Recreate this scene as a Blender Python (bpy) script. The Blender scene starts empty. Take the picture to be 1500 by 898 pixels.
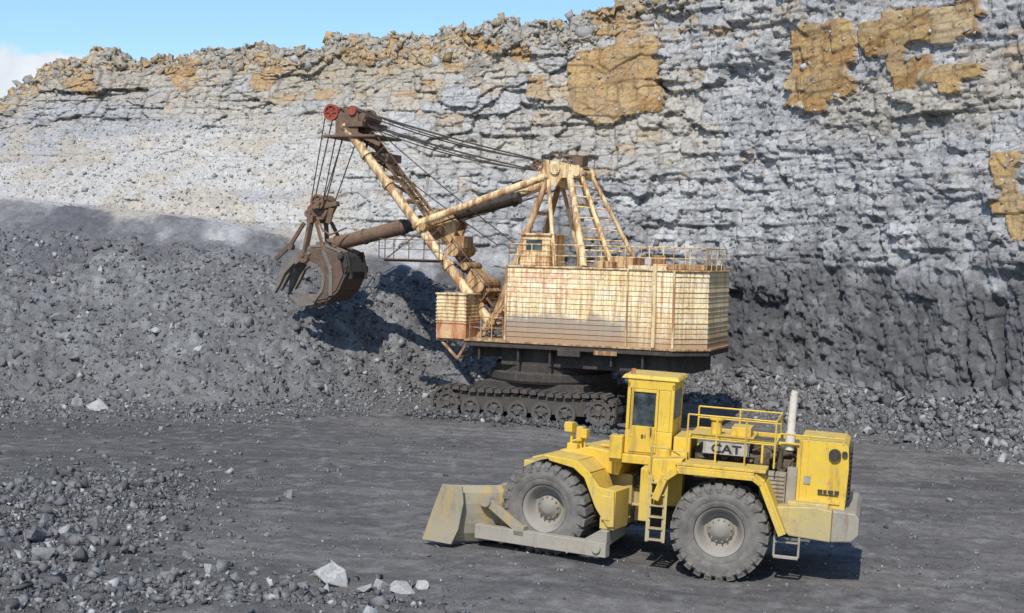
import bpy, bmesh, math, random
import numpy as np
from mathutils import Vector, Matrix
random.seed(7); rng=np.random.default_rng(11)
scene=bpy.context.scene
COL=scene.collection
rad=math.radians

# ------------------------------------------------------------------ noise
def _h(ix,iy,iz,seed):
    n=(ix.astype(np.int64)*374761393+iy.astype(np.int64)*668265263+iz.astype(np.int64)*920419823+seed*974634777)&0xffffffff
    n=((n^(n>>13))*1274126177)&0xffffffff
    n=((n^(n>>16))*2246822519)&0xffffffff
    n=n^(n>>15)
    return (n&0xffffff)/float(0xffffff)
def vn(x,y,z,seed=0):
    x0=np.floor(x);y0=np.floor(y);z0=np.floor(z)
    fx=x-x0;fy=y-y0;fz=z-z0
    fx=fx*fx*(3-2*fx);fy=fy*fy*(3-2*fy);fz=fz*fz*(3-2*fz)
    r=0
    for a in (0,1):
        wa=fx if a else 1-fx
        for b in (0,1):
            wb=fy if b else 1-fy
            for c in (0,1):
                wc=fz if c else 1-fz
                r=r+wa*wb*wc*_h(x0+a,y0+b,z0+c,seed)
    return r
def fbm(x,y,z,oct=4,seed=0):
    s=0;a=.5;t=0
    for i in range(oct):
        s=s+a*vn(x,y,z,seed+i*17);t+=a
        x=x*2.03+3.1;y=y*2.03+1.7;z=z*2.03+5.3;a*=.5
    return s/t
def ss(a,b,x):
    t=np.clip((x-a)/(b-a),0,1);return t*t*(3-2*t)
def blocks(u,z,lh,bw,seed):
    zz=z/lh
    li=np.floor(zz)
    off=_h(li,li*0,li*0,seed+5)*17.3
    wv=.6+1.1*_h(li,li*0+3,li*0,seed+9)
    uu=u/(bw*wv)+off
    bi=np.floor(uu)
    e=np.minimum(np.minimum(uu-bi,1-(uu-bi))*bw*wv,np.minimum(zz-li,1-(zz-li))*lh)
    return _h(li,bi,li*0+1,seed),_h(li,bi,li*0+2,seed+31),e
def cells(u,z,sx,sz,seed,tilt=1.5,centre=False):
    """angular fracture cells: displacement with random facet tilt, random id value, edge distance"""
    a=u/sx;b=z/sz;a0=np.floor(a);b0=np.floor(b)
    d1=np.full(u.shape,9.);d2=np.full(u.shape,9.);r=np.zeros(u.shape);q=np.zeros(u.shape);tl=np.zeros(u.shape)
    PU=np.zeros(u.shape);PZ_=np.zeros(u.shape)
    for i in(-1,0,1):
        for j in(-1,0,1):
            ca=a0+i;cb=b0+j;o=ca*0
            px=ca+.12+.76*_h(ca,cb,o,seed);pz=cb+.12+.76*_h(ca,cb,o,seed+1)
            du=a-px;dz=b-pz
            d=np.maximum(np.abs(du),np.abs(dz))*.85+.15*np.hypot(du,dz)
            rr=_h(ca,cb,o,seed+2);qq=_h(ca,cb,o,seed+3)
            tt=(_h(ca,cb,o,seed+4)-.5)*tilt*du+(_h(ca,cb,o,seed+5)-.65)*tilt*dz
            m=d<d1
            d2=np.where(m,d1,np.minimum(d2,d));d1=np.where(m,d,d1)
            r=np.where(m,rr,r);q=np.where(m,qq,q);tl=np.where(m,tt,tl)
            if centre:PU=np.where(m,px*sx,PU);PZ_=np.where(m,pz*sz,PZ_)
    if centre:return (r-.5)+tl,q,d2-d1,PU,PZ_
    return (r-.5)+tl,q,d2-d1

# ------------------------------------------------------------------ materials
def nt(name):
    m=bpy.data.materials.new(name);m.use_nodes=True
    t=m.node_tree;b=t.nodes['Principled BSDF'];return m,t,b
def N(t,ty,**k):
    n=t.nodes.new(ty)
    for a,v in k.items():setattr(n,a,v)
    return n
def ramp(t,src,p0,p1,c0=(0,0,0,1),c1=(1,1,1,1)):
    r=N(t,'ShaderNodeValToRGB');r.color_ramp.elements[0].position=p0;r.color_ramp.elements[1].position=p1
    r.color_ramp.elements[0].color=c0;r.color_ramp.elements[1].color=c1
    t.links.new(src,r.inputs[0]);return r.outputs[0]
def mix(t,fac,a,b,mode='MIX'):
    m=N(t,'ShaderNodeMix',data_type='RGBA',blend_type=mode)
    for sock,v in ((m.inputs[0],fac),(m.inputs[6],a),(m.inputs[7],b)):
        if isinstance(v,(int,float)):sock.default_value=v
        elif isinstance(v,tuple):sock.default_value=v if len(v)==4 else (*v,1)
        else:t.links.new(v,sock)
    return m.outputs[2]
def math_(t,op,a,b=None):
    m=N(t,'ShaderNodeMath',operation=op)
    for i,v in enumerate((a,b)):
        if v is None:continue
        if isinstance(v,(int,float)):m.inputs[i].default_value=v
        else:t.links.new(v,m.inputs[i])
    return m.outputs[0]
def noise(t,vec,scale,detail=4,rough=.6,mapscale=None):
    if mapscale:
        mp=N(t,'ShaderNodeMapping');mp.inputs['Scale'].default_value=mapscale
        t.links.new(vec,mp.inputs[0]);vec=mp.outputs[0]
    n=N(t,'ShaderNodeTexNoise');n.inputs['Scale'].default_value=scale;n.inputs['Detail'].default_value=detail
    n.inputs['Roughness'].default_value=rough
    t.links.new(vec,n.inputs['Vector']);return n.outputs[0]
def bump(t,b,h,strength,dist):
    bp=N(t,'ShaderNodeBump');bp.inputs['Strength'].default_value=strength;bp.inputs['Distance'].default_value=dist
    t.links.new(h,bp.inputs['Height']);t.links.new(bp.outputs[0],b.inputs['Normal'])
def paint(name,base,dark,dust,rust,dust_lo=.3,dust_hi=2.0,dust_amt=.7,rust_amt=.5,rough=.55,streak=True,scale=1.0,rth=.52,fl=.35,up=.45):
    m,t,b=nt(name)
    co=N(t,'ShaderNodeTexCoord').outputs['Object']
    n1=noise(t,co,1.3*scale,5,.65)
    c=mix(t,ramp(t,n1,.35,.7),base,dark)
    n4=noise(t,co,7*scale,5,.7)
    c=mix(t,math_(t,'MULTIPLY',ramp(t,n4,.50,.66),fl),c,dust)
    n2=noise(t,co,2.2*scale,6,.7,(1.6,1.6,.22) if streak else (1,1,1))
    c=mix(t,math_(t,'MULTIPLY',ramp(t,n2,rth,rth+.13),rust_amt),c,rust)
    n5=noise(t,co,5*scale,5,.75)
    c=mix(t,math_(t,'MULTIPLY',ramp(t,n5,.60,.66),rust_amt*.8),c,rust)
    sp=N(t,'ShaderNodeSeparateXYZ');t.links.new(co,sp.inputs[0])
    zz=math_(t,'ADD',sp.outputs[2],math_(t,'MULTIPLY',math_(t,'SUBTRACT',noise(t,co,2.5,5,.7),.5),1.6))
    mr=N(t,'ShaderNodeMapRange');mr.inputs[1].default_value=dust_lo;mr.inputs[2].default_value=dust_hi
    mr.inputs[3].default_value=dust_amt;mr.inputs[4].default_value=0.04
    t.links.new(zz,mr.inputs[0])
    c=mix(t,mr.outputs[0],c,dust)
    gn=N(t,'ShaderNodeNewGeometry');s2=N(t,'ShaderNodeSeparateXYZ');t.links.new(gn.outputs['Normal'],s2.inputs[0])
    c=mix(t,math_(t,'MULTIPLY',ramp(t,s2.outputs[2],.5,.95),math_(t,'MULTIPLY',ramp(t,n4,.3,.6),up)),c,dust)
    t.links.new(c,b.inputs['Base Color'])
    b.inputs['Roughness'].default_value=rough
    b.inputs['Specular IOR Level'].default_value=.3
    bump(t,b,noise(t,co,9,4,.7),.3,.025)
    return m
M={}
M['yellow']=paint('yellow_paint',(.76,.51,.045),(.68,.43,.045),(.46,.38,.22),(.26,.15,.06),.4,2.3,.65,.55,rth=.52,fl=.5)
M['yellow_dusty']=paint('dusty_yellow_paint',(.62,.46,.12),(.46,.36,.14),(.35,.31,.24),(.22,.14,.07),.6,2.2,.8,.5)
M['steel_dust']=paint('dusty_steel',(.36,.32,.25),(.25,.225,.185),(.40,.365,.305),(.22,.14,.08),.2,1.2,.5,.7)
M['blade']=paint('worn_blade_steel',(.36,.31,.21),(.24,.215,.165),(.36,.33,.275),(.44,.31,.12),.1,1.0,.5,.9,.7,rth=.45,fl=.6)
M['dark']=paint('dark_grease_metal',(.05,.046,.043),(.03,.028,.026),(.13,.11,.09),(.10,.06,.035),.1,1.5,.4,.4)
M['engine']=paint('engine_grime',(.10,.08,.055),(.04,.036,.032),(.26,.20,.12),(.18,.10,.05),.1,1.5,.2,.7,scale=2)
M['cream']=paint('faded_cream_paint',(.84,.69,.40),(.74,.53,.26),(.47,.36,.23),(.32,.14,.055),4,5,.2,.9,.65,rth=.45,fl=.55)
M['creamrust']=paint('rusty_cream_paint',(.64,.44,.22),(.47,.28,.12),(.28,.21,.15),(.22,.09,.04),4,5,.2,.9,.7,rth=.44,fl=.5)
M['rust']=paint('rusty_steel',(.18,.11,.068),(.10,.065,.048),(.23,.18,.13),(.27,.125,.06),1,2,.3,.6,.8,scale=1.6,fl=.6)
M['dipper']=paint('worn_dipper_steel',(.12,.085,.062),(.065,.048,.038),(.20,.165,.13),(.19,.095,.05),1,2,.3,.8,.7,scale=2.2,rth=.48,fl=.6)
M['tooth']=paint('worn_tooth_steel',(.20,.17,.14),(.12,.10,.085),(.26,.235,.20),(.16,.10,.065),1,2,.3,.6,.6,scale=2,fl=.5)
M['redrust']=paint('red_sheave_paint',(.42,.07,.04),(.24,.06,.035),(.24,.14,.09),(.11,.055,.035),1,2,.1,.7,.7,scale=2)
M['orange']=paint('orange_panel_paint',(.70,.46,.24),(.58,.22,.10),(.4,.3,.18),(.32,.09,.035),3,4,.2,.8,.6,rth=.45)
M['brown']=paint('grimy_dark_frame',(.06,.051,.045),(.036,.033,.03),(.14,.12,.10),(.13,.075,.04),.3,2,.45,.5,.85)
M['track']=paint('muddy_track_steel',(.095,.075,.06),(.058,.049,.043),(.125,.117,.11),(.15,.09,.05),0,1.8,.9,.6,.9,scale=2,fl=.7,up=.8)
M['rope']=paint('wire_rope_grease',(.055,.045,.038),(.035,.03,.03),(.1,.08,.06),(.12,.07,.04),0,1,.1,.3,.7)
M['rim']=paint('dusty_rim',(.29,.26,.22),(.20,.18,.155),(.33,.30,.26),(.33,.24,.11),-1.2,1.2,.6,.3,.7)
M['white']=paint('white_panel',(.44,.44,.41),(.30,.295,.27),(.22,.20,.17),(.2,.15,.1),.1,.5,.1,.6,scale=2)
M['black']=paint('black_lettering',(.02,.02,.022),(.04,.036,.034),(.08,.07,.06),(.10,.08,.06),-2,-1,.1,.3,up=0)
M['pipe']=paint('pale_exhaust',(.76,.72,.64),(.62,.55,.46),(.5,.4,.3),(.34,.16,.08),2,3.5,.3,.5)
def glassmat():
    m,t,b=nt('window_glass');b.inputs['Roughness'].default_value=.08
    co=N(t,'ShaderNodeTexCoord').outputs['Object']
    n=noise(t,co,3,4,.6)
    t.links.new(ramp(t,n,.35,.75,(.015,.02,.024,1),(.12,.15,.15,1)),b.inputs['Base Color'])
    t.links.new(ramp(t,noise(t,co,9,3),.3,.8,(.06,.06,.06,1),(.4,.4,.4,1)),b.inputs['Roughness'])
    return m
M['glass']=glassmat()
def tyremat():
    m,t,b=nt('dusty_rubber')
    co=N(t,'ShaderNodeTexCoord').outputs['Object']
    c=mix(t,ramp(t,noise(t,co,2.2,6,.7),.35,.65),(.11,.10,.091),(.21,.19,.165))
    c=mix(t,math_(t,'MULTIPLY',ramp(t,noise(t,co,12,5,.7),.5,.7),.4),c,(.27,.24,.21))
    t.links.new(c,b.inputs['Base Color']);b.inputs['Roughness'].default_value=.9
    bump(t,b,noise(t,co,25,4,.7),.3,.01);return m
M['tyre']=tyremat()
def sidingmat():
    m,t,b=nt('weathered_siding')
    co=N(t,'ShaderNodeTexCoord').outputs['Object']
    sp=N(t,'ShaderNodeSeparateXYZ');t.links.new(co,sp.inputs[0])
    c=mix(t,ramp(t,noise(t,co,.8,5,.6),.35,.7),(.88,.75,.47),(.82,.63,.33))
    pn=noise(t,co,1.4,6,.75,(.5,.5,2.2))
    c=mix(t,math_(t,'MULTIPLY',ramp(t,pn,.48,.60),.55),c,(.88,.82,.67))
    st=noise(t,co,2.6,6,.75,(2.4,2.4,.10))
    c=mix(t,math_(t,'MULTIPLY',ramp(t,st,.48,.59),.85),c,(.48,.26,.10))
    st2=noise(t,co,6,6,.75,(2,2,.16))
    c=mix(t,math_(t,'MULTIPLY',ramp(t,st2,.52,.61),.65),c,(.38,.22,.11))
    red=noise(t,co,3.6,3,.7,(1.1,1,.9))
    mz=N(t,'ShaderNodeMapRange');mz.inputs[1].default_value=5.7;mz.inputs[2].default_value=6.0;t.links.new(sp.outputs[2],mz.inputs[0])
    mx0=N(t,'ShaderNodeMapRange');mx0.inputs[1].default_value=2.6;mx0.inputs[2].default_value=2.2;t.links.new(sp.outputs[0],mx0.inputs[0])
    c=mix(t,math_(t,'MULTIPLY',math_(t,'MULTIPLY',ramp(t,red,.52,.56),.5),math_(t,'MULTIPLY',mz.outputs[0],mx0.outputs[0])),c,(.66,.24,.16))
    w=math_(t,'ADD',sp.outputs[2],math_(t,'MULTIPLY',math_(t,'SUBTRACT',noise(t,co,1.3,6,.75,(.7,1,.5)),.5),2.0))
    mr=N(t,'ShaderNodeMapRange');mr.inputs[1].default_value=4.95;mr.inputs[2].default_value=5.35;mr.inputs[3].default_value=.85;mr.inputs[4].default_value=0
    t.links.new(w,mr.inputs[0])
    mx=N(t,'ShaderNodeMapRange');mx.inputs[1].default_value=4.4;mx.inputs[2].default_value=5.4;mx.inputs[3].default_value=1;mx.inputs[4].default_value=0
    t.links.new(sp.outputs[0],mx.inputs[0])
    c=mix(t,math_(t,'MULTIPLY',mr.outputs[0],mx.outputs[0]),c,(.28,.25,.22))
    mr2=N(t,'ShaderNodeMapRange');mr2.inputs[1].default_value=4.0;mr2.inputs[2].default_value=5.2;mr2.inputs[3].default_value=.85;mr2.inputs[4].default_value=0
    t.links.new(w,mr2.inputs[0])
    c=mix(t,mr2.outputs[0],c,(.40,.25,.14))
    t.links.new(c,b.inputs['Base Color']);b.inputs['Roughness'].default_value=.75
    b.inputs['Specular IOR Level'].default_value=.2
    bump(t,b,noise(t,co,3,5,.7),.45,.06);return m
M['siding']=sidingmat()
def earthmat(name,fine=6,lo=.55,bumpd=.08,bs=.6,det=6):
    m,t,b=nt(name)
    a=N(t,'ShaderNodeAttribute',attribute_name='Col').outputs['Color']
    co=N(t,'ShaderNodeNewGeometry').outputs['Position']
    n=noise(t,co,fine,det,.75)
    c=mix(t,1.0,a,ramp(t,n,.3,.70,(lo,lo,lo,1),(1.12,1.12,1.12,1)),'MULTIPLY')
    n3=noise(t,co,fine*5,3,.7)
    c=mix(t,.8,c,ramp(t,n3,.35,.65,(.74,.74,.74,1),(1.2,1.2,1.2,1)),'MULTIPLY')
    t.links.new(c,b.inputs['Base Color']);b.inputs['Roughness'].default_value=.95
    b.inputs['Specular IOR Level'].default_value=.15
    bump(t,b,n,bs,bumpd)
    return m
M['cliff']=earthmat('rock_and_coal',2.6,.68,.07,.5)
M['ground']=earthmat('coal_dust_floor',2.5,.64,.06,.8)
M['rock']=earthmat('broken_stone',5,.65,.03,.5,4)

# ------------------------------------------------------------------ mesh builder
class MB:
    def __init__(s):s.v=[];s.f=[]
    def add(s,vs,fs):
        o=len(s.v);s.v+= [tuple(v) for v in vs];s.f+=[tuple(i+o for i in f) for f in fs];return s
    def box(s,x0,x1,y0,y1,z0,z1):
        return s.add([(x0,y0,z0),(x1,y0,z0),(x1,y1,z0),(x0,y1,z0),(x0,y0,z1),(x1,y0,z1),(x1,y1,z1),(x0,y1,z1)],
              [(0,3,2,1),(4,5,6,7),(0,1,5,4),(1,2,6,5),(2,3,7,6),(3,0,4,7)])
    def frame(s,p1,p2,up=(0,0,1)):
        p1=Vector(p1);p2=Vector(p2);d=(p2-p1).normalized();u=Vector(up)
        if abs(d.dot(u))>.98:u=Vector((1,0,0))
        a=d.cross(u).normalized();b=a.cross(d).normalized();return p1,p2,a,b
    def beam(s,p1,p2,w,h,w2=None,h2=None,up=(0,0,1)):
        p1,p2,a,b=s.frame(p1,p2,up);w2=w if w2 is None else w2;h2=h if h2 is None else h2
        vs=[]
        for p,ww,hh in((p1,w,h),(p2,w2,h2)):
            for i,j in((-1,-1),(1,-1),(1,1),(-1,1)):vs.append(p+a*(i*ww/2)+b*(j*hh/2))
        return s.add(vs,[(0,1,2,3),(7,6,5,4),(0,4,5,1),(1,5,6,2),(2,6,7,3),(3,7,4,0)])
    def tube(s,p1,p2,r,n=10,r2=None):
        p1,p2,a,b=s.frame(p1,p2);r2=r if r2 is None else r2
        vs=[]
        for p,rr in((p1,r),(p2,r2)):
            for i in range(n):
                t=2*math.pi*i/n;vs.append(p+a*math.cos(t)*rr+b*math.sin(t)*rr)
        fs=[(i,n+i,n+(i+1)%n,(i+1)%n) for i in range(n)]
        fs+=[tuple(range(n)),tuple(range(2*n-1,n-1,-1))]
        return s.add(vs,fs)
    def path(s,pts,r,n=8):
        for a,b in zip(pts[:-1],pts[1:]):s.tube(a,b,r,n)
        return s
    def prism(s,poly,y0,y1):
        n=len(poly);vs=[(x,y0,z) for x,z in poly]+[(x,y1,z) for x,z in poly]
        return s.add(vs,[tuple(range(n)),tuple(range(2*n-1,n-1,-1))]+[(i,n+i,n+(i+1)%n,(i+1)%n) for i in range(n)])
    def hprism(s,poly,z0,z1,poly2=None):
        n=len(poly);p2=poly2 or poly;vs=[(x,y,z0) for x,y in poly]+[(x,y,z1) for x,y in p2]
        return s.add(vs,[tuple(range(n-1,-1,-1)),tuple(range(n,2*n))]+[(i,(i+1)%n,n+(i+1)%n,n+i) for i in range(n)])
    def strip(s,pts,th,y0,y1):
        for (a,b) in zip(pts[:-1],pts[1:]):
            d=Vector((b[0]-a[0],0,b[1]-a[1])).normalized();nx,nz=-d.z*th,d.x*th
            s.prism([a,b,(b[0]+nx,b[1]+nz),(a[0]+nx,a[1]+nz)],y0,y1)
        return s
    def lathe(s,prof,c,n=40,axis='y'):
        vs=[];m=len(prof)
        for i in range(n):
            t=2*math.pi*i/n
            for r,y in prof:
                if axis=='y':vs.append((c[0]+r*math.cos(t),c[1]+y,c[2]+r*math.sin(t)))
                else:vs.append((c[0]+r*math.cos(t),c[1]+r*math.sin(t),c[2]+y))
        fs=[]
        for i in range(n):
            j=(i+1)%n
            for k in range(m-1):fs.append((i*m+k,i*m+k+1,j*m+k+1,j*m+k))
        return s.add(vs,fs)
    def obj(s,name,mat,parent=None,bevel=0,smooth=False,loc=None,label=None):
        me=bpy.data.meshes.new(name)
        bm=bmesh.new()
        bv=[bm.verts.new(v) for v in s.v]
        for f in s.f:
            try:bm.faces.new([bv[i] for i in f])
            except ValueError:pass
        bmesh.ops.recalc_face_normals(bm,faces=bm.faces)
        if smooth:
            for f in bm.faces:f.smooth=True
        bm.to_mesh(me);bm.free()
        if smooth:me.set_sharp_from_angle(angle=rad(38))
        me.materials.append(M[mat])
        o=bpy.data.objects.new(name,me);COL.objects.link(o)
        if parent:o.parent=parent
        if loc:o.location=loc
        if bevel:
            b=o.modifiers.new('Bevel','BEVEL');b.width=bevel;b.segments=2;b.limit_method='ANGLE';b.angle_limit=rad(40)
        if label:o['label']=label
        return o
def empty(name,loc,rot,label,cat):
    e=bpy.data.objects.new(name,None);COL.objects.link(e);e.location=loc;e.rotation_euler=rot
    e['label']=label;e['category']=cat;return e
def rail(mb,pts,h,r=.025,mid=True,step=1.2):
    for a,b in zip(pts[:-1],pts[1:]):
        a=Vector(a);b=Vector(b);n=max(1,round((b-a).length/step))
        for i in range(n+1):
            p=a.lerp(b,i/n);mb.tube(p,p+Vector((0,0,h)),r,6)
        mb.tube(a+Vector((0,0,h)),b+Vector((0,0,h)),r,6)
        if mid:mb.tube(a+Vector((0,0,h*.5)),b+Vector((0,0,h*.5)),r*.8,6)

# ------------------------------------------------------------------ world / camera / sun
w=bpy.data.worlds.new('World');scene.world=w;w.use_nodes=True
t=w.node_tree;bg=t.nodes['Background']
AZ=16
sky=N(t,'ShaderNodeTexSky',sky_type='NISHITA');sky.sun_disc=False
EL=46;sky.sun_elevation=rad(EL);sky.sun_rotation=rad(180+AZ);sky.air_density=1.2;sky.dust_density=.3;sky.ozone_density=3.5
g=N(t,'ShaderNodeTexCoord').outputs['Generated']
cl=noise(t,g,10,8,.58,(1,1,1.8))
sp=N(t,'ShaderNodeSeparateXYZ');t.links.new(g,sp.inputs[0])
low=N(t,'ShaderNodeMapRange');low.inputs[1].default_value=.112;low.inputs[2].default_value=.146;low.inputs[3].default_value=.26;low.inputs[4].default_value=-.22
t.links.new(sp.outputs[2],low.inputs[0])
cm=ramp(t,math_(t,'ADD',cl,low.outputs[0]),.55,.63)
skyc=mix(t,1.0,sky.outputs[0],(.80,.93,1.02),'MULTIPLY')
c=mix(t,math_(t,'MULTIPLY',cm,.9),skyc,mix(t,ramp(t,noise(t,g,22,5,.6),.35,.65),(4.6,4.9,5.4),(6.0,6.1,6.4)))
t.links.new(c,bg.inputs[0]);bg.inputs[1].default_value=.15
sl=bpy.data.lights.new('sun','SUN');so=bpy.data.objects.new('sun',sl);COL.objects.link(so)
sl.energy=4.2;sl.angle=rad(.5);sl.color=(1,.955,.88);so.rotation_euler=(rad(90-EL),0,rad(-AZ));so.location=(0,0,60)
cd=bpy.data.cameras.new('camera');cam=bpy.data.objects.new('camera',cd);COL.objects.link(cam);scene.camera=cam
cd.sensor_width=36;cd.lens=49.44;cd.clip_end=3000;cd.clip_start=.5
cam.matrix_world=Matrix.Translation((0,0,8.1))@Matrix.Rotation(rad(87.8),4,'X')@Matrix.Rotation(rad(1.5),4,'Z')
scene.view_settings.view_transform='Standard';scene.view_settings.look='None';scene.view_settings.exposure=0

# ------------------------------------------------------------------ terrain helpers
def grid_object(name,P,C,mat,kind='structure'):
    nr,nc=P.shape[:2]
    me=bpy.data.meshes.new(name)
    idx=np.arange(nr*nc).reshape(nr,nc)
    q=np.stack([idx[:-1,:-1],idx[:-1,1:],idx[1:,1:],idx[1:,:-1]],-1).reshape(-1,4)
    me.vertices.add(nr*nc);me.vertices.foreach_set('co',P.reshape(-1).astype(np.float32))
    me.loops.add(q.size);me.loops.foreach_set('vertex_index',q.reshape(-1).astype(np.int32))
    me.polygons.add(len(q));me.polygons.foreach_set('loop_start',np.arange(0,q.size,4,dtype=np.int32))
    me.update(calc_edges=True)
    a=me.color_attributes.new('Col','FLOAT_COLOR','POINT')
    C4=np.concatenate([C,np.ones(C.shape[:2]+(1,))],-1)
    a.data.foreach_set('color',C4.reshape(-1).astype(np.float32))
    me.materials.append(M[mat])
    o=bpy.data.objects.new(name,me);COL.objects.link(o);o['kind']=kind
    return o
def lerp3(a,b,m):return a*(1-m[...,None])+np.array(b)*m[...,None]

# ------------------------------------------------------------------ highwall control lines
cols=[(-260,[(40,0),(70,5),(95,10),(100,11),(110,14),(118,15)]),
(-110,[(58,0),(75,5),(92,10),(97,11),(106,14),(112,15.5)]),
(-45,[(60,0),(72,5.2),(85,10.6),(88,11.2),(95,15),(102,16.6)]),
(-37,[(61,0),(72,5.2),(84,10.6),(87,11.2),(94,15.2),(100,17.4)]),
(-32,[(62,0),(72,5.2),(84,10.3),(87,10.8),(93,16),(99,20.8)]),
(-20,[(66,0),(75,4.9),(84,9.6),(87,9.9),(92,16),(98,21.8)]),
(-14,[(67.5,0),(75.5,4.5),(83,8.9),(86,9.2),(91,16),(97,22.2)]),
(-9,[(70.5,0),(76,4.0),(82,8),(83.5,8.3),(88.5,15.5),(94,22.0)]),
(-4,[(75,0),(79,3.6),(82.6,7.6),(83.4,8.2),(88,15.5),(93,22.4)]),
(5,[(77.5,0),(80.8,2.8),(82.6,7.5),(83,8.5),(86.8,16),(90.3,23.8)]),
(11,[(75,0),(78.9,2.3),(80.8,7.4),(81.2,8.4),(84.6,17),(88,27)]),
(16,[(69,0),(72.9,2.3),(74.8,7.5),(75.2,8.5),(78.8,17),(82.5,28)]),
(21,[(61,0),(65.0,2.3),(67,7.5),(67.4,8.5),(71.2,17),(75,28.5)]),
(27,[(53,0),(57.0,2.3),(59,7.5),(59.4,8.5),(63.4,17),(67.4,29)]),
(45,[(36,0),(39.4,2.6),(41,7.5),(41.5,8.5),(46,17),(50,29)]),
(260,[(10,0),(13,2.6),(15,7.5),(16,8.5),(21,17),(26,29)])]
cx=np.array([c[0] for c in cols],float)
cp=np.array([c[1] for c in cols],float)
arc=np.concatenate([[0],np.cumsum(np.hypot(np.diff(cx),np.diff(cp[:,2,0])))])
a0=arc[2];a1=arc[13]+6
us=np.concatenate([np.linspace(arc[0],a0,30)[:-1],np.arange(a0,a1,.08),np.linspace(a1,arc[-1],30)[1:]])
def smooth(v,k=61):
    ker=np.hanning(k);ker/=ker.sum();p=np.pad(v,k//2,mode='edge');return np.convolve(p,ker,'valid')
UX=np.interp(us,arc,cx)
UXs=smooth(UX,121);UXs[:70]=UX[:70];UXs[-70:]=UX[-70:];UX=UXs
ctrl=[]
for k in range(6):
    yy=smooth(np.interp(us,arc,cp[:,k,0]),121);zz=smooth(np.interp(us,arc,cp[:,k,1]),121)
    ctrl.append([yy,zz])
toe=(fbm(us*.09,us*0,us*0,4,31)-.5)
lm1=ss(4,-8,UX)
ctrl[0][0]=ctrl[0][0]+toe*(1.5+5*lm1)
ctrl[1][0]=ctrl[1][0]+toe*(1+2.5*lm1);ctrl[1][1]=ctrl[1][1]+(fbm(us*.13,us*0,us*0,3,32)-.5)*(1.4+.4*lm1)
ctrl[2][1]=ctrl[2][1]+(fbm(us*.10,us*0,us*0,3,33)-.5)*1.2*lm1
def toe_at(x):return np.interp(x,UX,ctrl[0][0])

# ------------------------------------------------------------------ pit floor
def floor_z(x,y):
    x=np.asarray(x,float);y=np.asarray(y,float)
    z=.24*ss(5.6,0.6,x)
    z=z+.10*(fbm(x*.12,y*.12,x*0,3,3)-.5)+.05*(fbm(x*.7,y*1.4,x*0,3,4)-.5)
    d=np.exp(-(((x+13.5)/3.2)**2+((y-37)/6.5)**2))
    z=z+.8*d+.5*d*(fbm(x*.8,y*.8,x*0,4,8)-.5)
    d2=np.exp(-(((x+5.5)/3.5)**2+((y-28.8)/1.8)**2))
    z=z+.45*d2
    e=1-np.exp(-(((x-3)/5)**2+((y-37)/4)**2))
    z=z+e*(.13*(fbm(x*2.3,y*2.3,x*0,3,12)-.5)+.12*(fbm(x*.5+y*.1,y*.7,x*0,3,13)-.5))
    td=toe_at(x)-y
    z=z+.45*ss(5,0,td)*ss(-3,0,td)*(.5+fbm(x*1.1,y*1.1,x*0,3,18)-.5)
    return z
xs=np.concatenate([-np.geomspace(400,34,14),np.arange(-33,33,.15),np.geomspace(34,400,14)])
ys=np.concatenate([np.linspace(-300,20,14),np.arange(22,84,.15),np.geomspace(86,700,12)])
X,Y=np.meshgrid(xs,ys)
Z=floor_z(X,Y)
C=np.zeros(X.shape+(3,))+np.array((.138,.130,.125))
a=fbm(X*.10,Y*.16,X*0,5,21)
C=lerp3(C,(.190,.176,.164),ss(.42,.62,a))
bnd=fbm(X*.16+Y*.05,Y*.5+.6*fbm(X*.2,Y*.2,X*0,2,9),X*0,5,25)
C=lerp3(C,(.095,.091,.090),ss(.50,.68,bnd)*.5)
Vv=Y+.10*X+.8*np.sin(X*.09)
C=lerp3(C,(.215,.20,.185),ss(.66,.8,vn(X*.025,Vv*2.2,X*0,15))*.35)
C=lerp3(C,(.085,.082,.082),ss(.66,.8,vn(X*.02,Vv*2.8,X*0,16))*.35)
C=lerp3(C,(.08,.078,.079),ss(.52,.72,fbm(X*.5,Y*.7,X*0,5,27))*.4)
C=lerp3(C,(.09,.088,.09),ss(-7,-13,X+ (Y-40)*-.05)*.4)
C=lerp3(C,(.26,.255,.25),ss(.58,.74,fbm(X*2.5,Y*2.5,X*0,4,29))*.5)
td=toe_at(X)-Y+3*(fbm(X*.4,Y*.4,X*0,4,35)-.5)
C=lerp3(C,(.165,.16,.157),ss(6,0,td)*.8)
C=lerp3(C,(.30,.295,.29),ss(6,0,td)*ss(.62,.72,fbm(X*2.8,Y*2.8,X*0,3,36))*.6)
ground=grid_object('ground',np.stack([X,Y,Z],-1),C,'ground')
ground['label']='dark dusty coal pit floor with faint wheel tracks'

# ------------------------------------------------------------------ highwall sheet
Lc=len(us)
segs=[((ctrl[0][0]-3,ctrl[0][1]-1.2),ctrl[0],5),(ctrl[0],ctrl[1],62),(ctrl[1],ctrl[2],68),(ctrl[2],ctrl[3],14),
 (ctrl[3],ctrl[4],126),(ctrl[4],ctrl[5],136),(ctrl[5],(ctrl[5][0]+16,ctrl[5][1]+.3),44),((ctrl[5][0]+16,ctrl[5][1]+.3),(ctrl[5][0]+500,ctrl[5][1]+1),8)]
rowsY=[];rowsZ=[];rowS=[]
for si,(A,B,n) in enumerate(segs):
    for i in range(n):
        f=i/n;rowsY.append(A[0]*(1-f)+B[0]*f);rowsZ.append(A[1]*(1-f)+B[1]*f);rowS.append(si+f)
WY=np.array(rowsY);WZ=np.array(rowsZ);WX=np.tile(UX,(len(rowsY),1));U=np.tile(us,(len(rowsY),1));S=np.tile(np.array(rowS)[:,None],(1,Lc))
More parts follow.
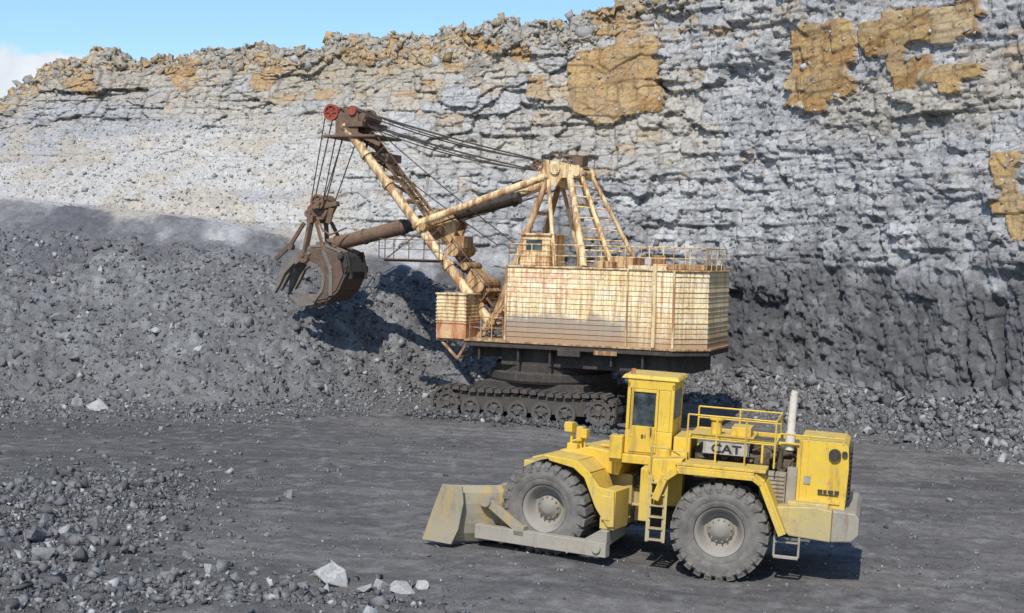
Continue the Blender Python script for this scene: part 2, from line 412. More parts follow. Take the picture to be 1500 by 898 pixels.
tx=np.gradient(UX);ty=smooth(np.gradient(np.interp(us,arc,cp[:,2,0])),41);ln=np.hypot(tx,ty);nx=smooth(ty/ln,121);ny=smooth(-tx/ln,121)
NX=np.tile(nx,(len(rowsY),1));NY=np.tile(ny,(len(rowsY),1));TX=-NY
RZ=np.tile(ctrl[5][1],(len(rowsY),1))
warp=fbm(U*.10,WZ*.12,U*0,3,40)-.5
warp2=fbm(U*1.3,WZ*1.6,U*0,3,43)-.5
leftm=ss(4,-8,WX)
ur=U+warp*1.0+warp2*.08
zr=WZ-U*.012+warp*.3+warp2*.04
A1,q1,e1,pu1,pz1=cells(ur,zr,2.8,1.7,101,.35,True)
A2,q2,e2,pu2,pz2=cells(ur+5,zr,1.4,.85,202,.45,True)
A3,q3,e3=cells(ur,zr+3,.75,.42,303,.8)
A4,q4,e4=cells(ur+2,zr+1,.40,.24,404,1.0)
b1,c1,eb1=blocks(ur,zr,1.35,3.6,606)
b2,c2,_=blocks(ur,zr,.6,1.6,505)
X1=WX+(pu1-ur)*TX;Z1=WZ+(pz1-zr);X2=WX+(pu2-5-ur)*TX;Z2=WZ+(pz2-zr)
rock=ss(3.5,4.05,S+(1-leftm)*.5)*(1-ss(6.02,6.6,S)*.7)
scree=ss(-4,-13,WX)*ss(17.2,15.0,WZ+warp*4+warp2*1.5)
amp=rock*(1-.72*scree)
rough=.4+.6*ss(.4,.6,fbm(U*.15,WZ*.15,U*0,3,50))
big=ss(13,19,WZ)
disp=amp*(A1*(.42+.45*big)*rough+(b1-.5)*.55*rough+A2*.46*rough+A3*.24+A4*.11+(b2-.5)*.12)
disp+=rock*((fbm(U*.22,WZ*.28,U*0,3,61)-.5)*.6)
disp+=scree*rock*(fbm(U*.5,WZ*.6,U*0,5,63)-.5)*.6
orange=[(6.0,18.9,2.6,2.4,1),(16.7,19.0,1.4,2.4,1),(20.6,20.2,2.3,.9,1),(21.0,17.6,1.6,.7,1),(23.4,11.2,.6,2.2,1),(-2.2,21.4,1.3,.6,2),(-22.5,20.2,1.2,.5,2),(-10.5,20.9,.8,.5,2),(-24.5,14.7,.8,.4,2),(-5.5,20.9,.9,.4,2),(-17,20.6,.7,.4,2)]
om=np.zeros_like(WX);flat=np.zeros_like(WX)
for ox,oz,rx,rz,lv in orange:
    if lv==1:
        XX=X2*.75+WX*.25;ZZ=Z2*.75+WZ*.25
    else:XX,ZZ=X2,Z2
    ins=((np.abs(XX-ox)/rx)**5+(np.abs(ZZ-oz)/rz)**5<1).astype(float)
    om=np.maximum(om,ins)
    if lv==1:flat=np.maximum(flat,ins)
disp=disp*(1-.35*om*rock)*(1-.45*flat*rock)+om*rock*.12+flat*rock*.22
ridge=ss(5.5,6.0,S)*(1-ss(6.3,7,S))
R1,_,_=cells(U+warp*2,U*0+.5,1.7,1,77);R2,_,_=cells(U,U*0+.5,.7,1,78)
dz=ridge*(R1*.55+R2*.35+(fbm(U*.2,WY*.2,U*0,3,79)-.5)*1.3)
edge=(fbm(U*.7,WZ*.7,U*0,5,84)-.5)
coal=(1-ss(2.75,3.3,S+edge*1.3))
face=(1-ss(3.0,3.5,S))*ss(.95,1.3,S)
lump=fbm(U*.5,WY*.5,U*0,4,81)
lump2=fbm(U*1.8,WY*1.8,WZ,4,82)
topsm=ss(2.25,2.75,S+edge*1.1)*leftm
L1,l1,_=cells(U+warp2,WY+WZ*.5,.9,.8,511);L2,l2,_=cells(U+warp2,WY+WZ*.5,.42,.40,512)
dz+=face*leftm*(1-topsm*.7)*((lump-.5)*1.0+(lump2-.5)*.5)
dz+=face*leftm*(1-topsm*.5)*(L1*.22+L2*.17)
rc=face*(1-leftm)
up=ss(1.6,2.1,S)
G1,gq1,_=cells(U+warp2*.3,WZ*.6,.9,1.3,521,.5);G2,gq2,_=cells(U+warp2*.3,WZ,.5,.65,522,.7);G3,gq3,_=cells(U,WZ,.30,.36,523)
gn_=vn(U*.62+warp2*.35+WZ*.03,WZ*.08,U*0,91)
gouge=1-ss(.0,.10,np.abs(gn_-.5))
gouge=gouge*up*ss(7.2,6.0,WZ+(gq1-.5)*1.5)*ss(.25,.5,vn(U*.25,WZ*.15,U*0,92))
disp+=rc*up*(G1*.30)-rc*gouge*.62
disp+=rc*((lump-.5)*.40+G2*.24+G3*.15)
disp=disp*ss(.2,1.0,S)
PX=WX+NX*disp;PY=WY+NY*disp;PZ=WZ+dz
wall=np.stack([PX,PY,PZ],-1)
cr=np.zeros(WX.shape+(3,))+np.array((.42,.415,.41))
cr=lerp3(cr,(.55,.545,.53),ss(.45,.95,q2)*.6)
cr=lerp3(cr,(.33,.335,.345),ss(.65,.95,q1)*.5)
cr=lerp3(cr,(.32,.32,.325),ss(.55,1,q3)*.45)
cr=lerp3(cr,(.55,.54,.52),ss(.6,1,q4)*.35)
lay=fbm(U*.03,zr*1.2,U*0,3,110);cr=lerp3(cr,(.31,.31,.32),ss(.55,.75,lay)*.5)
warm=fbm(X2*.22,Z2*.35,U*0,4,111)
cr=lerp3(cr,(.47,.41,.32),ss(.42,.60,warm)*.65*ss(10,17,WZ))
dep=RZ-WZ
cap=ss(3.8,0.4,dep+warp*5+warp2*2-ss(0,-30,WX)*1.8)
cr=lerp3(cr,(.40,.345,.26),cap*.8*(.45+.55*ss(8,-15,WX)))
rn=fbm(X2*.75,Z2*1.1,U*0,4,120)+(q3-.5)*.07
topz=ss(8.5,2.0,dep)
rusty=ss(.60,.63,rn+.045*topz-.02)
cr=lerp3(cr,(.46,.34,.19),rusty*.75*topz)
cr=lerp3(cr,(.43,.25,.10),ss(.68,.70,rn+.03*topz)*.65*topz)
cr=lerp3(cr,(.42,.30,.17),ss(.69,.72,rn)*.5*ss(8,12,WZ))
cr=lerp3(cr,(.485,.465,.43),scree*.85)
cr=lerp3(cr,(.31,.315,.335),ss(-6,-15,WX)*ss(.52,.64,fbm(U*.04,WZ*.9+warp*2,U*0,3,121))*ss(18,14.5,WZ)*.55)
cr=lerp3(cr,(.44,.37,.27),scree*ss(.52,.66,fbm(U*.5,WZ*.9,U*0,4,122))*.5)
slab=np.zeros_like(cr)+np.array((.47,.315,.145));slab=lerp3(slab,(.38,.265,.15),ss(.4,.7,fbm(U*.9,WZ*.9,U*0,4,130))*.8);slab=lerp3(slab,(.50,.41,.27),ss(.6,.8,q1)*.5)
slab=lerp3(slab,(.40,.22,.08),ss(.25,.1,q2)*.7);slab=lerp3(slab,(.34,.20,.09),ss(.55,.7,fbm(U*2,WZ*.7,U*0,4,131))*.6)
cr=cr*(1-om[...,None])+slab*om[...,None]
dk=ss(11.8,7.2,WZ+warp*6+edge*5+(q2-.5)*2.2)*ss(-6,4,WX)*(1-om)
cr=lerp3(cr,(.17,.169,.172),dk*.9)
cr=lerp3(cr,(.38,.378,.375),dk*ss(.70,1,q3)*.5)
crack=np.maximum(ss(.10,.0,np.minimum(e2*1.2,e3)),ss(.10,.02,e1)*.9)*rock*(1-.8*scree)
cr=cr*(1-.42*crack[...,None])
cr=cr*(.90+.20*fbm(U*.08,WZ*.1,U*0,3,133))[...,None]
cc=np.zeros_like(cr)+np.array((.152,.150,.152))  # coal base paled in the colour to stand in for air haze
cc=lerp3(cc,(.23,.228,.228),ss(.46,.66,lump)*.55)
cc=lerp3(cc,(.33,.328,.325),ss(.80,.97,np.where(leftm>.5,l2,gq3))*.55*(1-topsm))
cc=lerp3(cc,(.26,.258,.258),ss(.80,.97,np.where(leftm>.5,l1,gq2))*.5*(1-topsm))
cc=lerp3(cc,(.108,.11,.12),topsm*.6)
cc=lerp3(cc,(.25,.245,.245),ss(.42,.66,fbm(U*.2,WZ*1.3+warp*3,U*0,5,141))*topsm*.6)
cc=cc*(1-.25*(rc*up))[...,None]
cc=lerp3(cc,(.055,.055,.058),(rc*gouge)*.6)  # shadow of the grooves painted into the coal colour
low_=(1-ss(1.0,1.7,S));cc=lerp3(cc,(.175,.168,.163),low_*.8)
Cw=cr*(1-coal[...,None])+cc*coal[...,None]
cliff=grid_object('cliff',wall,np.clip(Cw,0.01,1),'cliff')
cliff['label']='layered grey rock highwall with orange slabs above a coal seam'

# ------------------------------------------------------------------ rocks
def rock_variant(seed):
    r=random.Random(seed);bm=bmesh.new()
    sx,sy,sz=r.uniform(.8,1.3),r.uniform(.6,1.1),r.uniform(.35,.8)
    if seed%3:
        for i in(-1,1):
            for j in(-1,1):
                for k in(-1,1):
                    if r.random()<.2:continue
                    bm.verts.new((i*sx*.42*r.uniform(.45,1.2),j*sy*.42*r.uniform(.45,1.2),k*sz*.42*r.uniform(.45,1.2)))
    else:
        for i in range(7):
            v=Vector((r.gauss(0,1),r.gauss(0,1),r.gauss(0,1))).normalized()*r.uniform(.7,1.25)
            bm.verts.new((v.x*sx*.5,v.y*sy*.5,v.z*sz*.5))
    bmesh.ops.convex_hull(bm,input=bm.verts)
    bmesh.ops.delete(bm,geom=[v for v in bm.verts if not v.link_faces],context='VERTS')
    bmesh.ops.triangulate(bm,faces=bm.faces)
    bm.verts.index_update()
    V=np.array([v.co[:] for v in bm.verts]);F=np.array([[v.index for v in f.verts] for f in bm.faces]);bm.free();return V,F
variants=[rock_variant(i) for i in range(22)]
def rotm(n):
    q=rng.normal(size=(n,4));q/=np.linalg.norm(q,axis=1)[:,None];w_,x,y,z=q.T
    return np.stack([np.stack([1-2*(y*y+z*z),2*(x*y-z*w_),2*(x*z+y*w_)],-1),np.stack([2*(x*y+z*w_),1-2*(x*x+z*z),2*(y*z-x*w_)],-1),np.stack([2*(x*z-y*w_),2*(y*z+x*w_),1-2*(x*x+y*y)],-1)],1)
def scatter(name,pos,size,colr,label):
    Vs=[];Fs=[];Cs=[];off=0
    vi=rng.integers(0,len(variants),len(pos));R=rotm(len(pos))
    for k,(V,F) in enumerate(variants):
        s=np.where(vi==k)[0]
        if len(s)==0:continue
        vv=np.einsum('nij,vj->nvi',R[s],V)*size[s][:,None,None]+pos[s][:,None,:]
        Vs.append(vv.reshape(-1,3));ff=(F[None]+(np.arange(len(s))*len(V))[:,None,None]+off).reshape(-1,3);Fs.append(ff)
        Cs.append(np.repeat(colr[s],len(V),0));off+=len(s)*len(V)
    V=np.concatenate(Vs);F=np.concatenate(Fs);Cc=np.concatenate(Cs)
    me=bpy.data.meshes.new(name);me.vertices.add(len(V));me.vertices.foreach_set('co',V.reshape(-1).astype(np.float32))
    me.loops.add(F.size);me.loops.foreach_set('vertex_index',F.reshape(-1).astype(np.int32))
    me.polygons.add(len(F));me.polygons.foreach_set('loop_start',np.arange(0,F.size,3,dtype=np.int32));me.update(calc_edges=True)
    a=me.color_attributes.new('Col','FLOAT_COLOR','POINT');a.data.foreach_set('color',np.concatenate([Cc,np.ones((len(Cc),1))],1).reshape(-1).astype(np.float32))
    me.materials.append(M['rock']);o=bpy.data.objects.new(name,me);COL.objects.link(o)
    o['kind']='stuff';o['label']=label;return o
def coalcol(n,light=.12,k=1.0):
    c=np.zeros((n,3))+np.array((.168,.165,.166))*k;c*=rng.uniform(.55,1.5,(n,1))  # lump tone raised likewise, haze put into the colour
    m=rng.random(n)<light;c[m]=np.array((.37,.367,.36))*rng.uniform(.6,1.25,(m.sum(),1));return c
fl=wall.reshape(-1,3);Sf=S.reshape(-1);WXf=WX.reshape(-1);scf=scree.reshape(-1)
def pick(mask,n):
    i=np.where(mask)[0];return fl[rng.choice(i,n)]
vis=(WXf>-45)&(WXf<32)
n=19000;p=pick(vis&(Sf>.95)&(Sf<2.7)&(WXf<3),n);scatter('coal_rubble',p,np.clip(rng.lognormal(-1.95,.55,n),.06,.8),coalcol(n,.10),'broken coal and stone lumps covering the pit slope')
n=6500;p=pick(vis&(Sf>.9)&(Sf<1.85)&(WXf>=3),n);scatter('coal_rubble',p,np.clip(rng.lognormal(-1.65,.55,n),.1,.9),coalcol(n,.14,1.05),'coal lumps heaped at the foot of the highwall')
n=5000;p=pick(vis&(Sf>3.8)&(Sf<6.2)&(scf<.5),n)
cc_=np.zeros((n,3))+np.array((.46,.45,.435));cc_*=rng.uniform(.6,1.2,(n,1));o_=(rng.random(n)<.10)&(p[:,2]>15);cc_[o_]=(.43,.33,.21)
dkm=(p[:,2]<11)&(p[:,0]>0);cc_[dkm]*=.5
scatter('rock_debris',p,np.clip(rng.lognormal(-1.85,.5,n),.07,.7),cc_,'angular grey stone debris lodged on the rock face')
n=7000;p=pick(vis&(Sf>3.4)&(Sf<5.4)&(scf>.4),n)
cc_=np.array([(.46,.43,.38),(.49,.48,.46),(.38,.34,.28),(.34,.345,.355)])[rng.integers(0,4,n)]*rng.uniform(.78,1.15,(n,1))
scatter('rock_debris',p,np.clip(rng.lognormal(-2.1,.45,n),.06,.5),cc_,'loose brown and grey scree below the crest')
n=2600;p=pick(vis&(Sf>5.7)&(Sf<6.25),n);cc_=np.array([(.43,.37,.28),(.47,.34,.19),(.40,.39,.37)])[rng.integers(0,3,n)]*rng.uniform(.7,1.15,(n,1))
scatter('rock_debris',p,np.clip(rng.lognormal(-1.1,.5,n),.12,1.3),cc_,'weathered tan and orange blocks along the highwall crest')
n=17000;x=rng.uniform(-26,26,n);y=27+rng.random(n)**1.3*50
keep=(fbm(x*.25,y*.25,x*0,3,55)>.49)|(rng.random(n)<.35);x=x[keep];y=y[keep];n=len(x)
s_=np.clip(rng.lognormal(-2.95,.5,n),.03,.32)
scatter('gravel',np.stack([x,y,floor_z(x,y)+s_*.1],-1),s_,coalcol(n,.16),'small stones strewn over the coal floor')
n=12000;x=rng.normal(-12.8,2.9,n);y=rng.normal(36.5,6,n);m=(x<-6)&(y>26)&((x<-9.5)|(rng.random(n)<.45));x=x[m];y=y[m]
x2=rng.normal(-7.0,3.0,2400);y2=rng.normal(30.5,1.2,2400);x=np.concatenate([x,x2]);y=np.concatenate([y,y2]);n=len(x)
s_=np.clip(rng.lognormal(-2.35,.6,n),.04,.55)
scatter('stone_heap',np.stack([x,y,floor_z(x,y)+s_*.12],-1),s_,coalcol(n,.09),'heap of broken dark stone at the edge of the haul floor')
n=3600;x=rng.uniform(12,28,n);y=toe_at(x)-np.abs(rng.normal(0,2.8,n))+1;s_=np.clip(rng.lognormal(-2.1,.6,n),.05,.6)
scatter('coal_rubble',np.stack([x,y,floor_z(x,y)+s_*.1],-1),s_,coalcol(n,.15),'scattered coal lumps along the toe of the highwall')
n=9000;x=rng.uniform(-38,0,n);y=toe_at(x)-np.abs(rng.normal(0,4.2,n))+1.5;s_=np.clip(rng.lognormal(-2.2,.55,n),.05,.5)
scatter('coal_rubble',np.stack([x,y,floor_z(x,y)+s_*.1],-1),s_,coalcol(n,.12),'loose coal lumps rolled out from the slope')

slopeI=np.where((Sf>.9)&(Sf<2.6)&vis)[0];slP=fl[slopeI]
def gz(x,y):
    z=float(floor_z(np.array([x]),np.array([y]))[0])
    d=(slP[:,0]-x)**2+(slP[:,1]-y)**2;k=np.argmin(d)
    if d[k]<.3:z=max(z,float(slP[k,2]))
    return z
def boulder(x,y,s,colr,seed,label,sq=(1,1,1)):
    r=random.Random(seed+1000);bm=bmesh.new()
    for i in range(11):
        v=Vector((r.gauss(0,1),r.gauss(0,1),r.gauss(0,1))).normalized()*r.uniform(.75,1.15)
        bm.verts.new((v.x*.55*sq[0],v.y*.5*sq[1],v.z*.42*sq[2]))
    bmesh.ops.convex_hull(bm,input=bm.verts)
    bmesh.ops.delete(bm,geom=[v for v in bm.verts if not v.link_faces],context='VERTS')
    bmesh.ops.bevel(bm,geom=list(bm.edges),offset=.02,segments=1,affect='EDGES')
    bmesh.ops.triangulate(bm,faces=bm.faces)
    bmesh.ops.subdivide_edges(bm,edges=list(bm.edges),cuts=1)
    for v in bm.verts:v.co*=1+r.uniform(-.03,.03)
    me=bpy.data.meshes.new('boulder');bm.to_mesh(me);bm.free()
    a=me.color_attributes.new('Col','FLOAT_COLOR','POINT');nn=len(me.vertices)
    a.data.foreach_set('color',np.tile(np.array((*colr,1),np.float32),nn))
    me.materials.append(M['rock']);o=bpy.data.objects.new('boulder',me);COL.objects.link(o)
    o.scale=(s,s,s);o.rotation_euler=(r.uniform(-.3,.3),r.uniform(-.3,.3),r.uniform(0,6.28))
    o.location=(x,y,gz(x,y)+s*.12);o['label']=label;o['category']='rock';o['group']='loose boulders in the pit'
LG=(.42,.41,.39);DG=(.16,.158,.16);MG=(.23,.227,.225)
bl=[(-3.95,32.6,1.15,LG),(-3.3,32.0,.6,LG),(-2.3,32.0,.7,LG),(-7.1,33.4,.55,LG),(-6.3,32.6,.45,MG),(-4.7,32.1,.5,MG),(-5.4,32.2,.4,LG),(-2.9,32.4,.45,LG),(-4.5,33.2,.4,LG),(-1.9,32.3,.4,LG),(-7.9,32.8,.45,MG),
(-11.6,34.2,.8,DG),(-11.9,35.8,.7,MG),(-10.8,36.5,.55,DG),(-11.0,33.2,.6,MG),(-9.5,34.6,.45,DG),(-10.3,33.4,.4,MG),(-9.0,36.0,.35,MG),(-12.6,38.5,.65,DG),(-13.0,41,.65,MG),(-11.2,39.6,.4,DG),(-10,38.4,.35,MG),(-8.4,33.4,.35,DG),(-8.0,35.0,.3,MG),(-13.4,43.5,.7,DG),(-10.9,32.4,.5,MG),(-12.2,36.9,.55,DG),(-12.8,39.8,.5,DG),(-11.9,33.3,.5,DG),
(-20.1,65.2,1.1,LG),(-18.9,64.6,1.2,LG),(-20.7,67.5,.8,MG),(-15.9,71,.9,LG),(-22,70.5,.8,MG),(-23.5,73,1.0,MG),(-18.5,73,.7,LG),(-13.0,70.2,.8,MG),(-25,69,1.0,DG),(-16.8,75,.8,MG),
(16.8,65.5,.8,LG),(14.2,69.5,.8,LG),(19.6,60,.8,MG),(18.0,62.8,.9,MG),(20.4,57.6,.7,LG),(13.6,72.6,1.0,MG),(16,68.5,.9,MG)]
for i,(x,y,s,c_) in enumerate(bl):
    boulder(x,y,s,c_,i,'angular pale grey boulder on dark coal rubble' if c_ is LG else ('large dark coal block on the pit floor' if c_ is DG else 'dusty grey stone block among coal rubble'),(1,random.uniform(.7,1),random.uniform(.7,1)))

# ------------------------------------------------------------------ wheel dozer
TD=15;ART=13
fr=float(floor_z(np.array([6.07]),np.array([36.75]))[0])
D=empty('wheel_dozer',(6.07,36.75,fr),(0,0,0),'dusty yellow articulated wheel dozer with wide steel blade','wheel dozer')
ff=float(floor_z(np.array([1.8]),np.array([38.5]))[0])
pitch=math.atan((ff-fr)/4.63)
D.matrix_world=Matrix.Translation((5.88,36.75,fr+.03))@Matrix.Rotation(rad(-TD),4,'Z')@Matrix.Rotation(pitch*.8,4,'Y')
HX=-2.32
ARTM=Matrix.Translation((HX+.26,0,0))@Matrix.Rotation(rad(-ART),4,'Z')@Matrix.Translation((-HX,0,0))
FRONT=[]
WB=-4.63;R=1.21;WS=1.04
def wheel():
    hub=MB();hub.lathe([(0,-.30),(.12,-.30),(.17,-.27),(.22,-.22),(.28,-.18),(.34,-.10),(.34,.1)],(0,0,0),24)
    hub.tube((0,0,0),(0,.75,0),.28,14)
    for i in range(12):
        a=i*math.pi/6;hub.tube((.27*math.cos(a),-.24,.27*math.sin(a)),(.27*math.cos(a),-.17,.27*math.sin(a)),.022,6)
    h=hub.obj('wheel','rim',D,smooth=True)
    rim=MB();rim.lathe([(.30,-.10),(.40,-.12),(.45,-.20),(.50,-.34),(.555,-.42),(.60,-.44),(.60,-.40),(.57,-.36),(.57,.36),(.60,.42),(.5,.42),(.45,.1),(.30,.05)],(0,0,0),40)
    r_=rim.obj('rim','rim',h,smooth=True)
    ty=MB();ty.lathe([(.60,-.40),(.62,-.47),(.70,-.52),(.76,-.515),(.79,-.535),(.90,-.54),(1.0,-.52),(1.05,-.52),(1.09,-.48),(1.13,-.40),(1.145,0),(1.13,.40),(1.09,.48),(1.0,.52),(.85,.54),(.7,.52),(.62,.47),(.60,.40)],(0,0,0),72)
    n=26
    for i in range(n):
        for sd in(-1,1):
            a=2*math.pi*(i+(.5 if sd>0 else 0))/n;da=.075
            vs=[]
            for (aa,rr0,rr1,yy) in((a-da,1.06,R,.535*sd),(a+da,1.06,R,.535*sd),(a+da+.06,1.08,R+.005,.04*sd),(a-da+.06,1.08,R+.005,.04*sd)):
                vs.append((rr0*math.cos(aa),yy,rr0*math.sin(aa)))
                vs.append(((rr1-(.03 if abs(yy)>.3 else 0))*math.cos(aa),yy*(.95 if abs(yy)>.3 else 1),(rr1-(.03 if abs(yy)>.3 else 0))*math.sin(aa)))
            ty.add(vs,[(0,2,3,1),(2,4,5,3),(4,6,7,5),(6,0,1,7),(1,3,5,7),(0,6,4,2)])
            vs=[]
            for aa in(a-da*.7,a+da*.7):
                for rr,yy in((.97,.50),(1.07,.485),(1.17,.50),(1.07,.56),(.97,.545)):
                    vs.append((rr*math.cos(aa),yy*sd,rr*math.sin(aa)))
            ty.add(vs,[(0,1,2,3,4),(9,8,7,6,5),(0,5,6,1),(1,6,7,2),(2,7,8,3),(3,8,9,4),(4,9,5,0)])
    t_=ty.obj('tyre','tyre',h,smooth=True)
    return h,[r_,t_]
h0,ch=wheel()
RX=-.10
def place(h,x,y,flip,rot):
    h.location=(x,y,R*WS-.04);h.rotation_euler=(0,rot,math.pi if flip else 0);h.scale=(WS,1,WS)
place(h0,RX,-1.5,False,.3)
for x,y,fl_,ro in((WB,-1.5,False,.9),(RX,1.5,True,0),(WB,1.5,True,.5)):
    h=h0.copy();COL.objects.link(h);h.parent=D;place(h,x,y,fl_,ro)
    if x==WB:FRONT.append(h)
    for c_ in ch:
        k=c_.copy();COL.objects.link(k);k.parent=h
mb=MB();mb.box(-2.0,2.6,-.55,.55,1.0,2.25);mb.tube((RX,-1.3,R),(RX,1.3,R),.33,14);mb.box(-.55,.35,-.6,.6,.75,1.6)
mb.box(-2.5,-1.7,-.5,.5,1.0,1.35);mb.box(-2.5,-1.7,-.5,.5,1.9,2.2);mb.tube((-2.35,0,.85),(-2.35,0,2.4),.2,14)
mb.tube((-2.3,-.45,1.4),(-1.2,-.6,1.3),.09)
mb.obj('rear_frame','dark',D,.02)
mb=MB();mb.box(-1.0,1.6,-.55,.55,2.2,3.1)
for i in range(6):mb.tube((-.55+i*.33,-.55,2.85),(-.55+i*.33,-.76,2.95),.09,10)
mb.tube((-.8,-.74,3.02),(1.3,-.74,3.02),.07);mb.tube((.2,-.72,2.55),(1.2,-.72,2.55),.16,12);mb.box(1.1,1.6,-.86,-.55,2.5,2.95)
mb.tube((.7,-.85,3.0),(1.5,-.85,3.25),.08);mb.tube((-.9,-.7,2.4),(.4,-.9,2.7),.04);mb.tube((-.9,-.72,2.9),(.9,-.86,2.6),.03)
mb.tube((.9,-.92,2.3),(.9,-.92,3.2),.05);mb.tube((1.2,-.95,2.6),(1.2,-.95,3.35),.07)
mb.path([(1.0,-.98,2.9),(1.3,-1.0,2.75),(1.55,-.98,3.1)],.035);mb.box(1.3,1.55,-.98,-.85,2.85,3.05);mb.tube((.75,-.6,2.9),(.75,-.95,2.9),.2,14)
mb.tube((.55,-.5,3.05),(.55,-.5,3.4),.16,12);mb.tube((.95,-.55,3.2),(1.6,-.45,3.3),.14,12);mb.path([(.5,-.9,3.2),(.8,-.95,3.35),(1.2,-.9,3.2),(1.6,-.9,3.35)],.03)
mb.obj('engine','engine',D,.015)
mb=MB();mb.box(-1.15,.45,-.95,.6,3.40,3.48);mb.box(-1.15,1.7,-1.0,-.95,3.42,3.50);mb.box(-1.15,1.7,.60,.66,3.38,3.50)
mb.box(-.1,.4,-.6,.2,3.48,3.72);mb.tube((-.5,-.5,3.48),(-.5,-.5,3.85),.14,14);mb.tube((-.5,-.5,3.85),(-.5,-.5,3.92),.2,14)
mb.box(.43,.5,-.95,.6,3.38,3.50)
for x in(-1.1,.75,1.65):mb.box(x-.03,x+.03,-.98,-.92,2.6,3.42)
mb.obj('engine_hood','yellow',D,.015)
mb=MB();mb.prism([(1.7,1.95),(2.88,1.95),(2.92,3.0),(2.88,3.56),(2.78,3.64),(1.7,3.64)],-1.3,.85)
mb.box(1.75,2.75,-1.34,-1.30,2.1,2.2);mb.box(1.68,1.75,-1.36,-1.28,2.0,3.62)
mb.box(1.9,1.93,-1.315,-1.30,2.2,3.55);mb.box(2.45,2.48,-1.315,-1.30,2.2,3.2)
rh=mb.obj('radiator_housing','yellow',D,.03)
mb=MB()
for i in range(12):mb.box(2.92,2.96,-1.0,.6,2.15+i*.112,2.2+i*.112)
mb.obj('grille','dark',rh)
mb=MB();mb.tube((2.56,-1.3,3.34),(2.56,-1.40,3.34),.15,16);mb.tube((2.80,-1.3,3.38),(2.80,-1.38,3.38),.07,12);mb.obj('tail_lamp','dark',rh,smooth=True)
mb=MB();mb.box(1.84,2.0,-1.33,-1.301,2.55,2.75);mb.obj('notice_plate','white',rh)
mb=MB()
for i,(a,b) in enumerate(((2.2,2.32),(2.34,2.42),(2.45,2.58),(2.61,2.72))):mb.box(a,b,-1.33,-1.301,2.36,2.44)
mb.box(2.2,2.7,-1.33,-1.301,2.31,2.33);mb.obj('panel_marking','dark',rh)  # illegible marking on the panel, made up as plain dark bars
mb=MB();mb.prism([(1.25,1.5),(1.6,1.28),(2.6,1.22),(2.6,2.0),(2.2,2.06),(1.25,1.98)],-1.75,1.75);mb.box(1.5,2.5,-1.6,-1.3,2.0,2.12);cwt=mb.obj('counterweight','yellow_dusty',D,.03)
mb=MB();mb.prism([(2.603,1.22),(3.10,1.28),(3.26,1.45),(3.26,1.85),(3.16,1.98),(2.603,2.0)],-1.7,1.7);mb.obj('bumper','steel_dust',D,.03)
for sd in(-1,1):
    y0,y1=(-2.1,-1.0) if sd<0 else(1.0,1.9)
    mb=MB();pl=[(1.48,1.35),(.92,2.58),(.68,2.74),(-1.25,2.74),(-1.58,2.48),(-1.78,1.9)]
    mb.strip(pl,-.06,y0,y1)
    yo=(y0,y0+.06) if sd<0 else (y1-.06,y1)
    for a,b in zip(pl[:-1],pl[1:]):
        d=Vector((b[0]-a[0],b[1]-a[1])).normalized();nx_,nz_=-d.y*.13,d.x*.13
        mb.prism([a,b,(b[0]+nx_*1,b[1]+nz_*1),(a[0]+nx_,a[1]+nz_)],yo[0]-(.02 if sd<0 else -.02),yo[1])
    mb.box(-1.3,.95,y0+.05,y1-.1 if sd<0 else y1-.05,2.81,2.88)
    mb.obj('rear_fender','yellow',D,.012)
mb=MB();mb.box(.75,1.4,-1.25,-1.0,2.0,2.75)
for i in range(7):mb.box(.78,1.37,-1.28,-1.25,2.05+i*.1,2.1+i*.1)
mb.box(1.42,1.67,-1.3,-1.0,2.0,2.9);mb.obj('side_grille','steel_dust',D,.01)
mb=MB();mb.box(-.75,.42,-1.04,-1.005,3.04,3.34);pn=mb.obj('side_panel','white',D,.005)
def text(body,size,loc,mat,parent,sx=1.0,name='lettering',bold=.012):
    cu=bpy.data.curves.new('t','FONT');cu.body=body;cu.size=size;cu.extrude=.004;cu.offset=bold;cu.align_x='CENTER'
    o=bpy.data.objects.new('t',cu);COL.objects.link(o);bpy.context.view_layer.update()
    me=bpy.data.meshes.new_from_object(o.evaluated_get(bpy.context.evaluated_depsgraph_get()))
    bpy.data.objects.remove(o);me.materials.clear();me.materials.append(M[mat])
    r=bpy.data.objects.new(name,me);COL.objects.link(r);r.parent=parent;r.location=loc;r.rotation_euler=(rad(90),0,0);r.scale=(sx,1,1);return r
text('CAT',.30,(-.16,-1.048,3.085),'black',pn,1.3,bold=.008)
mb=MB();rail(mb,[(-1.1,-1.55,2.88),(1.1,-1.55,2.88)],1.18,.024,True,.74)
mb.path([(1.1,-1.55,4.06),(1.1,.5,4.06)],.024);rail(mb,[(-1.1,.5,3.48),(1.1,.5,3.48)],.58,.024,True,1.1)
mb.path([(1.1,-1.55,3.5),(1.2,-1.3,3.74),(2.75,-1.3,3.74),(2.75,-1.3,3.6)],.02);mb.path([(1.9,-1.3,3.74),(1.9,-1.3,3.6)],.02)
mb.obj('handrail','yellow',D,smooth=True)
mb=MB();mb.tube((1.42,-.85,3.3),(1.42,-.85,3.75),.13,16);mb.tube((1.42,-.85,3.75),(1.44,-.85,4.68),.10,16);mb.tube((1.44,-.85,4.68),(1.47,-.85,4.80),.095,16);mb.obj('exhaust_stack','pipe',D,smooth=True)
mb=MB();mb.path([(1.25,-1.7,1.5),(1.25,-1.75,.75),(1.85,-1.75,.75),(1.85,-1.7,1.35)],.03);mb.box(1.25,1.85,-1.85,-1.65,.72,.76);mb.box(1.27,1.83,-1.8,-1.7,1.1,1.13);mb.obj('rear_step','steel_dust',D)
cx0,cx1,cy0,cy1,cz0,cz1=-2.80,-1.57,-1.0,.60,2.84,4.84
mb=MB();th=.09
